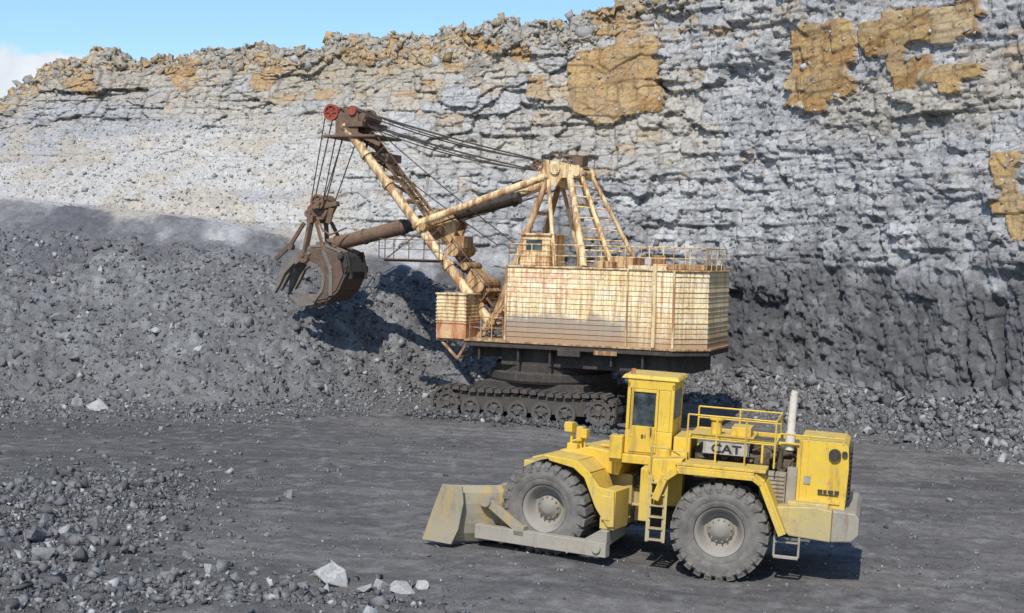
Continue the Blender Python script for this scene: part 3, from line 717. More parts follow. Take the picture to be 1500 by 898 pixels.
mb.box(cx0,cx1,cy0,cy1,cz0,cz0+.62)
for x in(cx0,cx1-th):
    for y in(cy0,cy1-th):mb.box(x,x+th,y,y+th,cz0+.62,cz1-.12)
mb.box(cx0,cx1,cy0,cy1,cz1-.30,cz1-.05)
mb.box(cx1-.40,cx1-.091,cy0+.002,cy0+.06,cz0+.62,cz1-.3)
mb.box(cx1-.05,cx1-.003,cy0+.1,cy1-.1,cz0+.62,cz0+.95)
cab=mb.obj('cab','yellow',D,.02)
mb=MB();mb.hprism([(-2.98,-1.05),(-1.45,-1.05),(-1.45,.66),(-2.98,.66)],cz1-.05,cz1+.06,[(-2.90,-.98),(-1.51,-.98),(-1.51,.60),(-2.90,.60)])
mb.obj('roof','yellow',cab,.03)
mb=MB();mb.box(cx0+.15,cx0+.80,cy0-.035,cy0-.005,cz0+.06,cz0+.74)
for x in(cx0+.11,cx0+.76):mb.box(x,x+.07,cy0-.035,cy0-.005,cz0+.06,cz1-.32)
mb.box(cx0+.11,cx0+.83,cy0-.036,cy0-.006,cz1-.38,cz1-.30);door=mb.obj('door','yellow',cab,.012)
mb=MB();mb.tube((cx0+.68,cy0-.07,cz0+.5),(cx0+.68,cy0-.07,cz0+.72),.015,6);mb.obj('handle','black',door)
text('81',.15,(cx0+.5,cy0-.042,cz0+.42),'black',door,1,'lettering',.002)
mb=MB();mb.box(cx0+.181,cx0+.76,cy0+.01,cy0+.03,cz0+.74,cz1-.30);mb.obj('window','glass',cab)
mb=MB();mb.box(cx0+.02,cx0+.04,cy0+.09,cy1-.09,cz0+.62,cz1-.30);mb.obj('windscreen','glass',cab)
mb=MB();mb.box(cx1-.045,cx1-.03,cy0+.09,cy1-.09,cz0+.95,cz1-.30);mb.obj('window','glass',cab)
mb=MB();mb.box(cx0+.1,cx1-.1,cy1-.04,cy1-.02,cz0+.62,cz1-.30);mb.obj('window','glass',cab)
mb=MB();mb.tube((-2.7,-.85,cz1+.04),(-2.7,-.85,cz1+.20),.06,12);mb.obj('beacon','orange',cab)
mb=MB();mb.path([(-2.88,-1.0,4.3),(-2.98,-1.35,4.35),(-2.98,-1.35,3.7)],.018);mb.box(-3.01,-2.97,-1.5,-1.25,3.75,4.25);mb.obj('mirror','dark',cab)
mb=MB();mb.box(-3.15,-1.1,-1.15,.95,2.60,2.83);mb.box(-3.15,-2.81,-1.25,-.85,2.7,3.30);mb.box(-2.2,-1.95,-1.75,-1.2,1.25,2.60)
mb.prism([(-2.0,2.60),(-1.75,2.2),(-1.2,2.83),(-1.1,2.96),(-2.0,2.88)],-1.9,-1.16);mb.box(-1.95,-1.2,-1.16,-.7,1.6,2.60);mb.box(-1.52,-1.12,-1.3,-.95,2.83,3.03)
mb.box(-2.3,-2.0,1.1,1.6,1.25,2.60)
mb.box(-1.52,-1.1,-1.0,.6,2.83,3.38)
mb.tube((-1.7,-1.3,2.88),(-1.7,-1.3,3.08),.16,12)
mb.obj('cab_platform','yellow',D,.02)
mb=MB()
for x in(-1.9,-1.50):mb.beam((x,-1.95,2.5),(x,-1.98,.80),.03,.10)
for i in range(6):mb.box(-1.88,-1.52,-2.04,-1.86,.84+i*.29,.87+i*.29)
mb.path([(-1.92,-1.95,2.5),(-1.92,-2.0,3.2),(-1.5,-2.0,3.2),(-1.25,-1.6,3.0)],.02);mb.obj('ladder','yellow_dusty',D)
F_=FRONT.append
mb=MB();mb.box(-6.0,-2.75,-.6,.6,.9,2.2);mb.tube((WB,-1.3,R),(WB,1.3,R),.33,14);mb.box(-5.1,-4.2,-.65,.65,.75,1.6)
mb.box(-2.9,-2.4,-.4,.4,1.4,1.85);mb.tube((-3.2,-.5,1.4),(-2.3,-.45,1.4),.05);F_(mb.obj('front_frame','yellow_dusty',D,.03))
mb=MB();mb.prism([(-4.75,2.2),(-3.0,2.2),(-2.9,2.5),(-3.15,2.80),(-3.9,2.86),(-4.3,2.72),(-4.75,2.68)],-.98,.75)
mb.box(-3.7,-3.25,-.7,.5,2.84,2.93);F_(mb.obj('front_body','yellow',D,.04))
for sd in(-1,1):
    y0,y1=(-2.05,-.9) if sd<0 else(.9,1.9)
    mb=MB();pl=[(-5.0,2.50),(-4.7,2.60),(-3.75,2.56),(-3.4,2.3),(-3.12,1.65),(-2.65,1.1)]
    mb.strip(pl,.06,y0,y1)
    yo=(y0-.02,y0+.04) if sd<0 else (y1-.04,y1+.02)
    mb.prism([(-4.6,2.64),(-3.7,2.62),(-3.3,2.31),(-3.05,2.02),(-2.62,1.97),(-2.58,1.05),(-2.75,1.02),(-3.12,1.48),(-3.48,2.20),(-3.8,2.42),(-4.5,2.52)],*yo)
    mb.box(-3.0,-2.60,y0+.05,y1-.2 if sd<0 else y1-.05,.95,1.96)
    mb.box(-2.94,-2.68,yo[0]-.02 if sd<0 else yo[1]-.01,yo[0]+.01 if sd<0 else yo[1]+.02,1.2,1.82)
    F_(mb.obj('front_fender','yellow',D,.015))
yy=-.75
mb=MB();mb.box(-4.55,-4.48,yy-.04,yy+.04,2.66,3.26);mb.box(-4.68,-4.45,yy-.16,yy+.08,3.16,3.42);mb.beam((-4.5,yy,2.91),(-4.1,yy,3.06),.05,.05);mb.box(-4.22,-4.02,yy-.15,yy+.05,3.04,3.28);mb.box(-4.15,-4.09,yy-.03,yy+.03,2.76,3.06);mb.box(-4.6,-4.3,yy-.1,yy+.05,2.68,2.86)
mb.box(-4.45,-4.25,yy+.1,yy+.3,2.70,3.3)
lt=mb.obj('work_light','yellow',D,.015);F_(lt)
mb=MB();mb.tube((-4.685,yy-.05,3.29),(-4.71,yy-.05,3.29),.09,14);mb.obj('lens','white',lt)
for sd in(-1,1):
    y=2.3*sd
    mb=MB();mb.beam((-6.4,y,.44),(-2.6,y,.50),.26,.37);mb.prism([(-3.3,.66),(-2.6,.68),(-2.6,.98),(-2.8,1.0)],y-.1,y+.1)
    mb.beam((-2.95,y,.6),(-2.95,y-sd*1.6,.8),.3,.35);mb.tube((-2.85,y-.2,.52),(-2.85,y+.2,.52),.12,14)
    for x in(-5.6,-4.6,-3.7):mb.box(x,x+.05,y-.145,y+.145,.27,.66)
    F_(mb.obj('push_arm','steel_dust',D,.015))
    mb=MB();mb.beam((-6.1,y,1.25),(-5.05,y,.62),.16,.22);mb.tube((-6.15,y-.14,1.27),(-6.15,y+.14,1.27),.16,12);mb.box(-5.25,-4.95,y-.13,y+.13,.5,.76);F_(mb.obj('brace','blade',D,.01))
for y in(-.6,.6):
    mb=MB();mb.tube((-4.6,y,2.2),(-5.5,y,1.6),.13,12);mb.tube((-5.5,y,1.6),(-6.2,y,1.25),.07,12);F_(mb.obj('lift_cylinder','steel_dust',D,smooth=True))
mb=MB();mb.prism([(-5.95,.5),(-5.6,.6),(-5.6,1.5),(-5.8,1.6),(-5.95,1.4)],-.9,.9);F_(mb.obj('push_frame','steel_dust',D,.03))
plan=[(-7.35,-2.8),(-6.35,-1.8),(-6.35,1.8),(-7.35,2.8)]
prof=[(-.25,.10),(-.02,.35),(.14,.62),(.24,.90),(.28,1.16),(.25,1.42),(.18,1.62)]
back=[(.15,.10),(.36,.35),(.46,.62),(.52,.90),(.54,1.16),(.48,1.45),(.34,1.62)]
mb=MB()
vs=[];m_=len(prof)
for pl_ in plan:
    for dx,z in prof:vs.append((pl_[0]+dx,pl_[1],z))
for pl_ in plan:
    for dx,z in back:vs.append((pl_[0]+dx,pl_[1],z))
fs=[];off_=len(plan)*m_
for i in range(3):
    for k in range(m_-1):
        a=i*m_+k;fs.append((a,a+1,a+1+m_,a+m_));fs.append((off_+a,off_+a+m_,off_+a+1+m_,off_+a+1))
    fs.append((i*m_+m_-1,off_+i*m_+m_-1,off_+(i+1)*m_+m_-1,(i+1)*m_+m_-1));fs.append((i*m_,(i+1)*m_,off_+(i+1)*m_,off_+i*m_))
for i in(0,3):
    for k in range(m_-1):fs.append((i*m_+k,i*m_+k+1,off_+i*m_+k+1,off_+i*m_+k))
mb.add(vs,fs)
blade=mb.obj('blade','blade',D,.015);F_(blade)
mb=MB()
for sd in(-1,1):
    mb.prism([(-7.75,.08),(-6.85,.08),(-6.66,.5),(-6.55,1.2),(-6.62,1.66),(-7.22,1.64),(-7.42,1.1)],2.81*sd,2.87*sd)
    mb.prism([(-5.95,.12),(-5.75,.3),(-5.75,1.2),(-5.9,1.5)],1.82*sd,1.9*sd)
mb.beam((-5.86,-1.8,.35),(-5.86,1.8,.35),.2,.3);mb.beam((-5.84,-1.8,1.3),(-5.84,1.8,1.3),.14,.16)
for y in(-1.2,-.4,.4,1.2):mb.prism([(-5.9,.3),(-5.75,.4),(-5.75,1.2),(-5.9,1.4)],y-.03,y+.03)
mb.obj('end_plate','blade',blade,.01)
mb=MB()
for a,b in zip(plan[:-1],plan[1:]):mb.beam((a[0]-.26,a[1],.14),(b[0]-.26,b[1],.14),.06,.26)
mb.obj('cutting_edge','steel_dust',blade)
for o in FRONT:o.matrix_basis=ARTM@o.matrix_basis

# ------------------------------------------------------------------ rope shovel
TS=22
Sx,Sy=2.0,68.8
S_=empty('mining_shovel',(Sx,Sy,.05),(0,0,rad(-TS)),'old cream rope shovel with rusty boom digging coal','excavator')
def crawler(sd):
    yc=3.0*sd
    mb=MB()
    mb.prism([(-3.9,.55),(3.7,.55),(3.9,1.0),(3.4,1.35),(-3.6,1.35),(-4.1,1.0)],yc-.38,yc+.38)
    cr_=mb.obj('crawler','brown',S_,.03)
    mb=MB();x0,x1,r=-3.95,3.65,.78;zc=.80
    L=(x1-x0)*2+2*math.pi*r;n=46
    for i in range(n):
        s=i/n*L
        if s<(x1-x0):p=(x0+s,zc+r);an=0
        elif s<(x1-x0)+math.pi*r:
            a=(s-(x1-x0))/r;p=(x1+r*math.sin(a),zc+r*math.cos(a));an=a
        elif s<2*(x1-x0)+math.pi*r:
            q=s-(x1-x0)-math.pi*r;p=(x1-q,zc-r);an=math.pi
        else:
            a=(s-2*(x1-x0)-math.pi*r)/r;p=(x0-r*math.sin(a),zc-r*math.cos(a));an=math.pi+a
        if an==0:
            p=(p[0],p[1]-.10*abs(math.sin(2*math.pi*(p[0]-x0)/(x1-x0)))-random.uniform(0,.03))
        an+=random.uniform(-.04,.04)
        d=Vector((math.cos(an),0,-math.sin(an)));c0=Vector((p[0],yc,p[1]))
        mb.beam(c0-d*.175,c0+d*.175,1.15,.14)
        mb.beam(c0-d*.08,c0+d*.08,1.0,.24)
    mb.obj('track_chain','track',cr_,.0)
    for i,x in enumerate((-3.95,-2.75,-1.55,-.35,.85,2.05,3.65)):
        rr=.60 if i in(0,6) else .50
        mb=MB();z=.80 if i in(0,6) else .62
        for ys in(-.44,.44):
            mb.lathe([(0,-.10),(.14,-.12),(.18,-.03),(rr*.55,.03),(rr*.70,-.07),(rr,-.07),(rr,.07),(rr*.66,.07),(0,.06)],(x,yc+ys,z),22)
            for k in range(5):
                a=k*2*math.pi/5+i;mb.beam((x+.1*math.cos(a),yc+ys-.03,z+.1*math.sin(a)),(x+rr*.75*math.cos(a),yc+ys-.03,z+rr*.75*math.sin(a)),.08,.08,up=(0,1,0))
        if i in(0,6):
            for k in range(10):
                a=k*math.pi/5;mb.beam((x+rr*.9*math.cos(a),yc-.48,z+rr*.9*math.sin(a)),(x+(rr+.1)*math.cos(a),yc-.48,z+(rr+.1)*math.sin(a)),.12,.14)
        mb.tube((x,yc-.5,z),(x,yc+.5,z),.12,10)
        mb.obj('sprocket' if i in(0,6) else 'roller','track',cr_,smooth=True)
crawler(-1);crawler(1)
n=1500;lx=rng.uniform(-5.6,5.2,n);ly=-3.6-np.abs(rng.normal(0,.7,n));ca,sa=math.cos(rad(TS)),math.sin(rad(TS))
x=Sx+lx*ca+ly*sa;y=Sy-lx*sa+ly*ca;s_=np.clip(rng.lognormal(-2.1,.5,n),.05,.4)
scatter('coal_rubble',np.stack([x,y,floor_z(x,y)+s_*.2+.05],-1),s_,coalcol(n,.05)*.8,'muddy coal lumps pushed up along the shovel tracks')
mb=MB();mb.box(-2.6,2.6,-2.6,2.6,.9,1.9);mb.lathe([(0,1.85),(2.9,1.85),(3.0,2.0),(3.0,2.35),(2.7,2.4),(2.7,2.75),(0,2.75)],(0,0,0),48,'z')
mb.box(-3.4,-2.6,-1.6,1.6,1.0,1.7);mb.obj('carbody','brown',S_,.03)
mb=MB();mb.hprism([(-1.6,-2.6),(6.6,-2.6),(7.6,-1.5),(7.6,1.5),(6.6,2.6),(-1.6,2.6)],2.7,3.55)
mb.hprism([(-3.2,-3.25),(7.0,-3.3),(8.35,-1.9),(8.35,1.9),(7.0,3.3),(-3.2,3.25)],3.55,3.8)
mb.box(-3.4,-1.6,-1.9,1.9,3.0,3.55);mb.box(1.5,2.6,-3.32,-2.6,3.3,3.6)
for x in(-2.6,-.6,1.0,4,5.5):mb.prism([(x,3.55),(x+.1,3.55),(x+.1,2.9),(x,2.9)],-3.1,-2.6)
mb.obj('revolving_frame','brown',S_,.03)
mb=MB();mb.box(3.3,4.4,-3.36,-3.30,3.45,3.65);mb.obj('step','creamrust',S_)
mb=MB();mb.hprism([(-3.25,-3.32),(7.05,-3.36),(8.42,-1.95),(8.42,1.95),(7.05,3.36),(-3.25,3.32)],3.802,3.88);mb.obj('deck','creamrust',S_)
hp=[(-1.14,-3.2),(6.95,-3.2),(8.2,-1.9),(8.2,1.9),(6.95,3.2),(-1.14,3.2)]
mb=MB();nr=15;z0=3.88;zt=7.38;dzr=(zt-z0)/nr
def off(poly,d):
    cxm=sum(p[0] for p in poly)/len(poly);return [(p[0]+(d if p[0]>cxm else -d),p[1]+(d if p[1]>0 else -d)) for p in poly]
for i in range(nr):
    mb.hprism(off(hp,.06+.008*((i*7)%3)),z0+i*dzr,z0+i*dzr+dzr*.88,off(hp,.045));mb.hprism(off(hp,.022),z0+i*dzr+dzr*.88,z0+(i+1)*dzr)
mb.box(4.85,5.85,-3.32,-3.25,7.39,7.62)
house=mb.obj('machinery_house','siding',S_)
mb=MB();mb.hprism(off(hp,.12),7.38,7.45)
for x in(-1.2,6.95):mb.box(x,x+.10,-3.34,-3.28,3.9,7.4)
mb.box(4.8,6.6,-3.25,-1.5,7.45,7.6)
mb.tube((6.1,-3.36,3.9),(6.1,-3.36,7.7),.10,8);mb.tube((4.82,-3.34,3.9),(4.82,-3.34,7.4),.04,8)
mb.obj('corner_trim','cream',house,.01)
mb=MB();mb.hprism([(6.9,-3.0),(8.0,-1.85),(8.0,1.85),(6.9,3.0),(5.9,3.0),(5.9,-3.0)],7.46,7.7);mb.box(2.5,4.2,-.6,1.4,7.46,8.0);mb.tube((5,1,7.46),(5,1,8.1),.35,14);mb.box(3.0,3.8,-2.6,-1.7,7.46,7.75);mb.obj('roof_vent','creamrust',house,.03)
mb=MB();rail(mb,[(-1.1,-3.15,7.46),(6.9,-3.15,7.46),(8.1,-1.95,7.46),(8.1,1.95,7.46),(6.9,3.15,7.46),(-1.1,3.15,7.46),(-1.1,-3.15,7.46)],1.0,.028,True,1.1)
mb.obj('roof_railing','cream',house)
mb=MB();mb.box(-1.1,.4,-1.7,.4,7.46,8.9);mb.box(-1.2,.5,-1.8,.5,8.9,9.0)
for i in range(5):mb.box(-1.13,.43,-1.73,.43,7.6+i*.27,7.68+i*.27)
rc_=mb.obj('roof_cabin','cream',house,.02)
mb=MB();mb.box(-.8,.0,-1.75,-1.72,8.2,8.7);mb.obj('window','glass',rc_)
mb=MB();mb.box(-4.75,-3.2,-3.25,-1.7,4.65,5.95);mb.box(-4.81,-3.13,-3.32,-1.64,5.95,6.03)
for i in range(7):mb.box(-4.78,-3.17,-3.28,-1.67,4.70+i*.17,4.78+i*.17)
oc=mb.obj('operator_cab','cream',S_,.02)
mb=MB();mb.box(-4.75,-3.2,-3.25,-1.7,3.85,4.65);mb.box(-4.79,-3.16,-3.29,-1.66,4.58,4.64);mb.obj('lower_panel','orange',oc,.02,label='orange rust stained lower cab panel')
mb=MB();mb.box(-4.80,-4.785,-3.05,-1.9,5.30,5.85);mb.obj('window','glass',oc)
mb=MB();mb.beam((-4.7,-3.0,3.85),(-3.7,-3.0,2.9),.1,.12);mb.beam((-3.1,-3.0,3.85),(-3.7,-3.0,2.9),.1,.12);mb.beam((-4.8,-3.0,3.8),(-1.2,-3.0,3.8),.15,.15);mb.beam((-4.8,-1.8,3.8),(-1.2,-1.8,3.8),.15,.15);mb.beam((-3.7,-3.0,2.9),(-3.7,-1.6,3.0),.1,.1)
mb.obj('cab_bracket','creamrust',S_,.01)
mb=MB();mb.box(-3.1,-1.15,-3.2,-2.4,3.88,3.95);rail(mb,[(-3.0,-3.2,3.95),(-1.3,-3.2,3.95)],1.0,.03,True,.6)
for i in range(7):mb.box(-2.9+i*.22,-2.7+i*.22,-2.5,-1.9,3.95+i*.28,4.0+i*.28)
mb.beam((-2.9,-1.9,3.95),(-1.3,-1.9,6.2),.05,.15);mb.beam((-2.9,-2.5,3.95),(-1.3,-2.5,6.2),.05,.15);mb.obj('walkway','creamrust',S_)
fN=Vector((-2.42,-1.5,4.3));tN=Vector((-11.16,-1.15,14.3));fF=Vector((-2.42,1.5,4.3));tF=Vector((-11.16,1.15,14.3))
mb=MB();mb.tube(fN,tN,.25,16,.22);mb.tube(fF,tF,.25,16,.22)
for k in(.02,.2,.62,.74,.86,.97):mb.tube(fN.lerp(tN,k),fF.lerp(tF,k),.12,10)
for k in(.1,.3,.5,.7,.85):
    for a,b in((fN,tN),(fF,tF)):
        q=a.lerp(b,k);d=(b-a).normalized();mb.tube(q-d*.1,q+d*.1,.31,16)
boom=mb.obj('boom','cream',S_,smooth=True)
mb=MB()
up_=Vector((.75,0,.66))
for k0,k1 in((.02,.2),(.2,.36),(.62,.74),(.74,.86),(.86,.97)):
    mb.tube(fN.lerp(tN,k0),fF.lerp(tF,k1),.07,8);mb.tube(fF.lerp(tF,k0),fN.lerp(tN,k1),.07,8)
for sgn in(-1,1):
    a=fN.lerp(fF,.5+.22*sgn);b=tN.lerp(tF,.5+.22*sgn);mb.beam(a+up_*.35,b+up_*.35,.08,.12)
n=26
for i in range(n):
    k=i/n;a=fN.lerp(tN,k)+up_*.4;b=fF.lerp(tF,k)+up_*.4;mb.tube(a.lerp(b,.28),a.lerp(b,.72),.03,6)
pa=fN.lerp(tN,.12)+up_*.3;pb=fN.lerp(tN,.9)+up_*.3
for i in range(11):
    q=pa.lerp(pb,i/10);mb.tube(q,q+up_*.75,.022,6)
mb.tube(pa+up_*.75,pb+up_*.75,.022,6)
mb.box(-9.9,-8.9,-.6,.9,12.5,12.9)
mb.obj('boom_bracing','rust',boom)
mb=MB()
mb.prism([(-7.0,8.9),(-5.4,8.3),(-4.9,9.4),(-5.6,10.2),(-6.9,9.9)],-.6,-.4);mb.prism([(-7.0,8.9),(-5.4,8.3),(-4.9,9.4),(-5.6,10.2),(-6.9,9.9)],.4,.6)
mb.tube((-6.4,-1.7,9.2),(-6.4,1.7,9.2),.2,14);mb.box(-5.2,-4.6,-.6,.6,8.2,8.8);mb.tube((-5.0,-1.1,8.1),(-5.0,1.1,8.1),.35,16)
mb.prism([(-4.6,6.2),(-3.6,5.4),(-3.1,6.1),(-4.1,7.2)],-.8,.8)
mb.tube((-3.6,-1.1,6.4),(-3.6,1.1,6.4),.38,16);mb.tube((-4.4,-.9,7.3),(-4.4,.9,7.3),.2,12)
mb.obj('crowd_machinery','creamrust',boom,.02)
mb=MB();mb.box(-8.5,-5.2,-2.15,-1.5,7.55,7.6);rail(mb,[(-8.5,-2.15,7.6),(-5.2,-2.15,7.6)],.95,.025,True,.8);rail(mb,[(-8.5,-1.5,7.6),(-8.5,-2.15,7.6)],.95,.025);mb.beam((-8.4,-1.8,7.5),(-6.3,-1.6,9.1),.06,.06);mb.beam((-8.5,-1.5,7.5),(-5,-1.5,7.5),.1,.1)
mb.obj('boom_platform','rust',boom)
mb=MB();mb.box(-12.3,-9.2,-1.5,1.5,13.68,13.8);mb.prism([(-11.9,13.8),(-10.4,13.8),(-10.2,14.8),(-11.0,15.1),(-12.1,14.9)],-.35,.35);mb.box(-11.0,-10.0,-1.4,1.4,14.2,14.5)
mb.beam((-11.2,-1.3,14.2),(-9.0,-1.3,13.3),.15,.2);mb.box(-11.6,-10.3,-1.3,-1.2,13.8,14.9)
hd=mb.obj('boom_head','rust',boom,.02)
def sheave(x,y,z,r,mat,par,w=.12):
    mb=MB();mb.lathe([(0,-w*.6),(.1,-w*.7),(.12,-w*.3),(r*.7,-w*.25),(r*.75,-w),(r,-w),(r*.93,0),(r,w),(r*.75,w),(r*.7,w*.25),(0,w*.6)],(x,y,z),26)
    for k in range(6):
        a=k*math.pi/3;mb.beam((x+.1*math.cos(a),y-w*.5,z+.1*math.sin(a)),(x+r*.75*math.cos(a),y-w*.5,z+r*.75*math.sin(a)),.05,.06,up=(0,1,0))
    return mb.obj('sheave',mat,par,smooth=True)
sheave(-11.85,-1.25,14.95,.42,'redrust',hd)
for y in(-.45,.45,1.25):sheave(-11.75,y,14.9,.4,'rust',hd)
for y in(-.9,.9):sheave(-10.8,y,14.95,.36,'rust',hd)
mb=MB();mb.box(-11.0,-10.5,-1.2,-.3,14.75,15.1);mb.tube((-10.1,-1.3,14.7),(-10.1,.6,14.7),.2,12);mb.tube((-10.6,-1.3,15.0),(-10.6,-.2,15.0),.2,12);mb.beam((-11.4,-1.2,14.9),(-9.9,-1.2,14.5),.1,.15);mb.obj('head_motor','rust',hd,.03)
mb=MB();mb.tube((-10.6,-1.32,15.0),(-10.6,-1.42,15.0),.22,16);mb.obj('brake_drum','redrust',hd,.01)
mb=MB()
for s in(-1,1):
    mb.tube((.9,.75*s,12.1),(2.3,2.1*s,7.45),.17,12);mb.tube((1.5,.75*s,12.0),(3.7,2.1*s,7.45),.11,12);
    mb.tube((-.15,.85*s,12.0),(.75,1.9*s,7.45),.1,10)
    for i in range(9):
        k=i/9+.05;a=Vector((.9,.75*s,12.1)).lerp(Vector((2.3,2.1*s,7.45)),k);b=Vector((1.5,.75*s,12.0)).lerp(Vector((3.7,2.1*s,7.45)),k);mb.tube(a,b,.04,6)
for k in(.35,.7):
    a=Vector((.9,-.75,12.1)).lerp(Vector((2.3,-2.1,7.45)),k);b=Vector((.9,.75,12.1)).lerp(Vector((2.3,2.1,7.45)),k);mb.tube(a,b,.09,8)
gp=[(-.5,11.7),(.0,11.3),(.35,11.3),(.6,11.7),(1.5,11.7),(1.75,11.9),(1.6,12.2),(.6,12.45),(-.2,12.55),(-.6,12.2)]
mb.prism(gp,-.98,-.74);mb.prism(gp,.74,.98)
mb.tube((.3,-1.1,12.1),(.3,1.1,12.1),.25,14);mb.tube((1.4,-1.1,11.95),(1.4,1.1,11.95),.18,14);mb.box(-.3,1.4,-.72,.72,12.2,12.32)
ga=mb.obj('gantry','cream',S_,smooth=True)
mb=MB()
for s in(-1,1):mb.tube((-.1,.9*s,11.7),(-2.5,1.85*s,4.4),.15,12)
mb.tube((-1.1,-1.3,8.6),(-1.1,1.3,8.6),.09,8);mb.tube((-.6,-1.1,10),(-.6,1.1,10),.09,8)
mb.obj('front_strut','creamrust',S_,smooth=True)
for y in(-.9,-.35,.35,.9):sheave(-.62,y,12.3,.3,'rust',ga,.1)
mb=MB();rail(mb,[(0,-1.0,12.4),(1.6,-1.0,12.2)],.5,.02,False,.5);rail(mb,[(0,1.0,12.4),(1.6,1.0,12.2)],.5,.02,False,.5);mb.box(1.0,1.5,-.5,.3,12.32,12.75);mb.obj('gantry_railing','rust',ga)
mb=MB()
for s in(-1,1):mb.tube((-.1,.95*s,11.8),(-6.9,1.42*s,9.3),.19,14)
mb.obj('stay_beam','cream',S_,smooth=True)
mb=MB()
for s in(-.75,.75):mb.tube((-.2,s,11.2),(-6.3,s,9.3),.05,6)
mb.obj('hydraulic_line','rust',S_)
hA=Vector((-12.6,0,8.15));hB=Vector((-1.9,0,10.75))
mb=MB();mb.tube(hA,hA.lerp(hB,.42),.36,18,.38)
for k in(.05,.2,.4):q=hA.lerp(hB,k);d=(hB-hA).normalized();mb.tube(q-d*.05,q+d*.05,.42,18)
mb.obj('dipper_handle','rust',S_,smooth=True)
mb=MB();mb.tube(hA.lerp(hB,.42),hB,.33,18,.30)
for k in(.5,.62,.74,.86,.97):q=hA.lerp(hB,k);d=(hB-hA).normalized();mb.tube(q-d*.06,q+d*.06,.38,18)
mb.obj('handle_extension','dark',S_,smooth=True)
# dipper: open scoop facing the bank, long splayed curved teeth
def dp(p):
    x=(p[0]+12.9)*.84;z=(p[1]-7.6)*.74;a=rad(4)
    return (-12.7+x*math.cos(a)-z*math.sin(a),7.3+x*math.sin(a)+z*math.cos(a))
Y=1.1
top=[dp(p) for p in[(-11.2,8.0),(-12.2,8.5),(-13.2,8.5),(-14.0,8.1),(-14.5,7.5)]]
bot=[dp(p) for p in[(-11.0,6.6),(-11.5,5.6),(-12.2,5.0),(-13.0,4.9)]]
dip=MB();dip.strip(top,-.12,-Y,Y);dip.strip(bot,.12,-Y,Y)
side=[dp(p) for p in[(-11.2,8.0),(-12.2,8.5),(-13.2,8.5),(-14.0,8.1),(-14.5,7.5),(-13.5,7.6),(-12.7,7.2),(-12.3,6.5),(-12.5,5.6),(-13.0,4.9),(-12.2,5.0),(-11.5,5.6),(-11.0,6.6)]]
for s in(-1,1):dip.prism(side,Y*s-.06,Y*s+.06)
dipo=dip.obj('dipper','dipper',S_,.02)
mb=MB()
for y in(-1.0,-.33,.33,1.0):
    for i in range(len(top)-1):
        a,b=top[i],top[i+1];mb.beam((a[0],y,a[1]+.08),(b[0],y,b[1]+.08),.2,.24)
for s in(-1,1):
    for a,b in(((-13.6,7.65),(-12.7,7.2)),((-12.7,7.2),(-12.3,6.5)),((-12.3,6.5),(-12.5,5.6)),((-12.5,5.6),(-13.1,4.9)),((-12.3,8.4),(-11.8,7.0)),((-11.8,7.0),(-11.9,5.2)),((-14.3,7.6),(-13.2,8.3))):
        a=dp(a);b=dp(b);mb.beam((a[0],Y*s*1.06,a[1]),(b[0],Y*s*1.06,b[1]),.12,.20)
mb.box(-13.0,-12.2,-.6,.6,7.95,8.35)
mb.obj('dipper_rib','tooth',dipo,.02)
for j,y in enumerate((-1.0,-.33,.33,1.0)):
    k=(.0,.3,-.15,.25)[j]
    mb=MB();tp=[(-13.2,8.6),(-14.2,8.4),(-15.1,7.7+k),(-15.7,6.7+k),(-15.9,5.5+k),(-15.45,6.2+k),(-15.1,6.9+k),(-14.5,7.5),(-13.9,7.9)]
    mb.prism([dp(p) for p in tp],y-.13+k*.2,y+.13+k*.2);mb.obj('tooth','tooth',dipo,.03)
    mb=MB();tp=[(-12.6,5.2),(-13.2,4.6),(-14.1,4.5+k),(-14.9,5.3+k),(-14.2,5.1+k),(-13.2,5.35)]
    mb.prism([dp(p) for p in tp],y-.12,y+.12);mb.obj('tooth','tooth',dipo,.02)
mb=MB();mb.prism([dp(p) for p in[(-11.18,8.05),(-10.85,7.9),(-10.65,6.8),(-10.95,6.3)]],-1.05,1.05)
for y in(-.8,.8):a=dp((-10.9,8.2));b=dp((-10.7,6.3));mb.beam((a[0],y,a[1]),(b[0],y,b[1]),.2,.2)
a=dp((-11.1,7.9));mb.tube((a[0],-1.25,a[1]),(a[0],1.25,a[1]),.15,12);a=dp((-10.8,7.0));mb.beam((a[0],-1.2,a[1]),(a[0],1.2,a[1]),.14,.3);mb.obj('dipper_door','dark',dipo,.02)
mb=MB()
for s in(-1,1):
    mb.beam((-13.3,1.25*s,7.5),(-13.2,.75*s,9.5),.16,.36);mb.tube((-13.3,1.1*s,7.5),(-13.3,1.35*s,7.5),.28,12)
    mb.beam((-12.2,1.15*s,7.9),(-12.9,.8*s,9.4),.10,.2)
mb.beam((-13.2,-.95,9.5),(-13.2,.95,9.5),.36,.38)
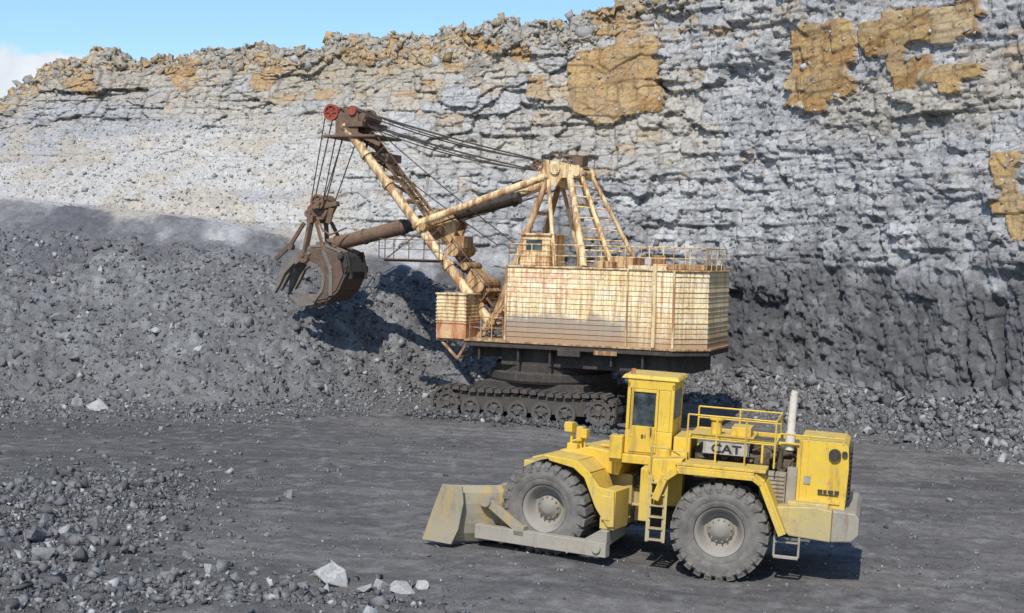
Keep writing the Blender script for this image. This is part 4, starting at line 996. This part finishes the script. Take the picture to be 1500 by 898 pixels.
mb.prism([(-13.6,9.4),(-12.7,9.5),(-12.3,10.2),(-12.7,10.7),(-13.2,10.6),(-13.7,10.1)],-.4,.4);mb.beam((-12.9,-.8,10.2),(-12.9,.8,10.2),.3,.3);mb.beam((-13.0,-.3,10.1),(-11.9,-.3,10.35),.4,.25)
mb.tube((-13.6,-.5,9.8),(-13.6,.5,9.8),.2,12);mb.beam((-12.4,-.4,9.3),(-12.2,-.4,10.1),.15,.3)
ba=mb.obj('bail','rust',dipo,.03)
sheave(-12.95,-.55,10.4,.4,'rust',ba);sheave(-12.95,.55,10.4,.4,'rust',ba)
mb=MB();mb.beam((-14.2,-1.25,8.0),(-13.3,-1.3,9.3),.12,.18);mb.beam((-15.0,-1.2,7.4),(-14.0,-1.3,8.2),.14,.2);mb.tube((-14.1,-1.4,8.05),(-14.1,-1.1,8.05),.18,10);mb.obj('latch_bar','dipper',dipo)
mb=MB();mb.path([(-12.8,-.9,9.6),(-12.3,-1.2,9.0),(-11.9,-1.1,8.7),(-11.2,-.6,9.1)],.05,6);mb.obj('chain','rust',dipo)
mb=MB();r=.033
for y in(-1.25,1.25):
    mb.tube((-12.2,y,14.9),(-13.3,y*.5,10.5),r,6);mb.tube((-11.4,y,14.6),(-12.6,y*.5,10.5),r,6)
mb.tube((-12.2,-.45,14.9),(-13.3,-.3,10.5),r,6);mb.tube((-11.4,-.45,14.6),(-12.6,-.3,10.5),r,6)
mb.obj('hoist_rope','rope',S_)
def sag(a,b,s,n=8):
    a=Vector(a);b=Vector(b);return [a.lerp(b,i/n)-Vector((0,0,s*4*(i/n)*(1-i/n))) for i in range(n+1)]
mb=MB()
for y,s in((-1.0,.1),(-.7,.35),(.7,.12),(1.0,.3)):
    mb.path(sag((-11.3,y,15.25),(-.6,y*.9,12.55),s),.036,6);mb.path(sag((-10.9,y,14.6),(-.7,y*.9,12.05),s+.05),.032,6)
mb.path(sag((-11.0,-.5,15.2),(-.7,-.5,7.7),.2),.028,6)
mb.path(sag((-9.5,-1.0,12.9),(-2.6,-1.0,8.4),.1),.028,6)
mb.obj('suspension_rope','rope',S_)
print('done')
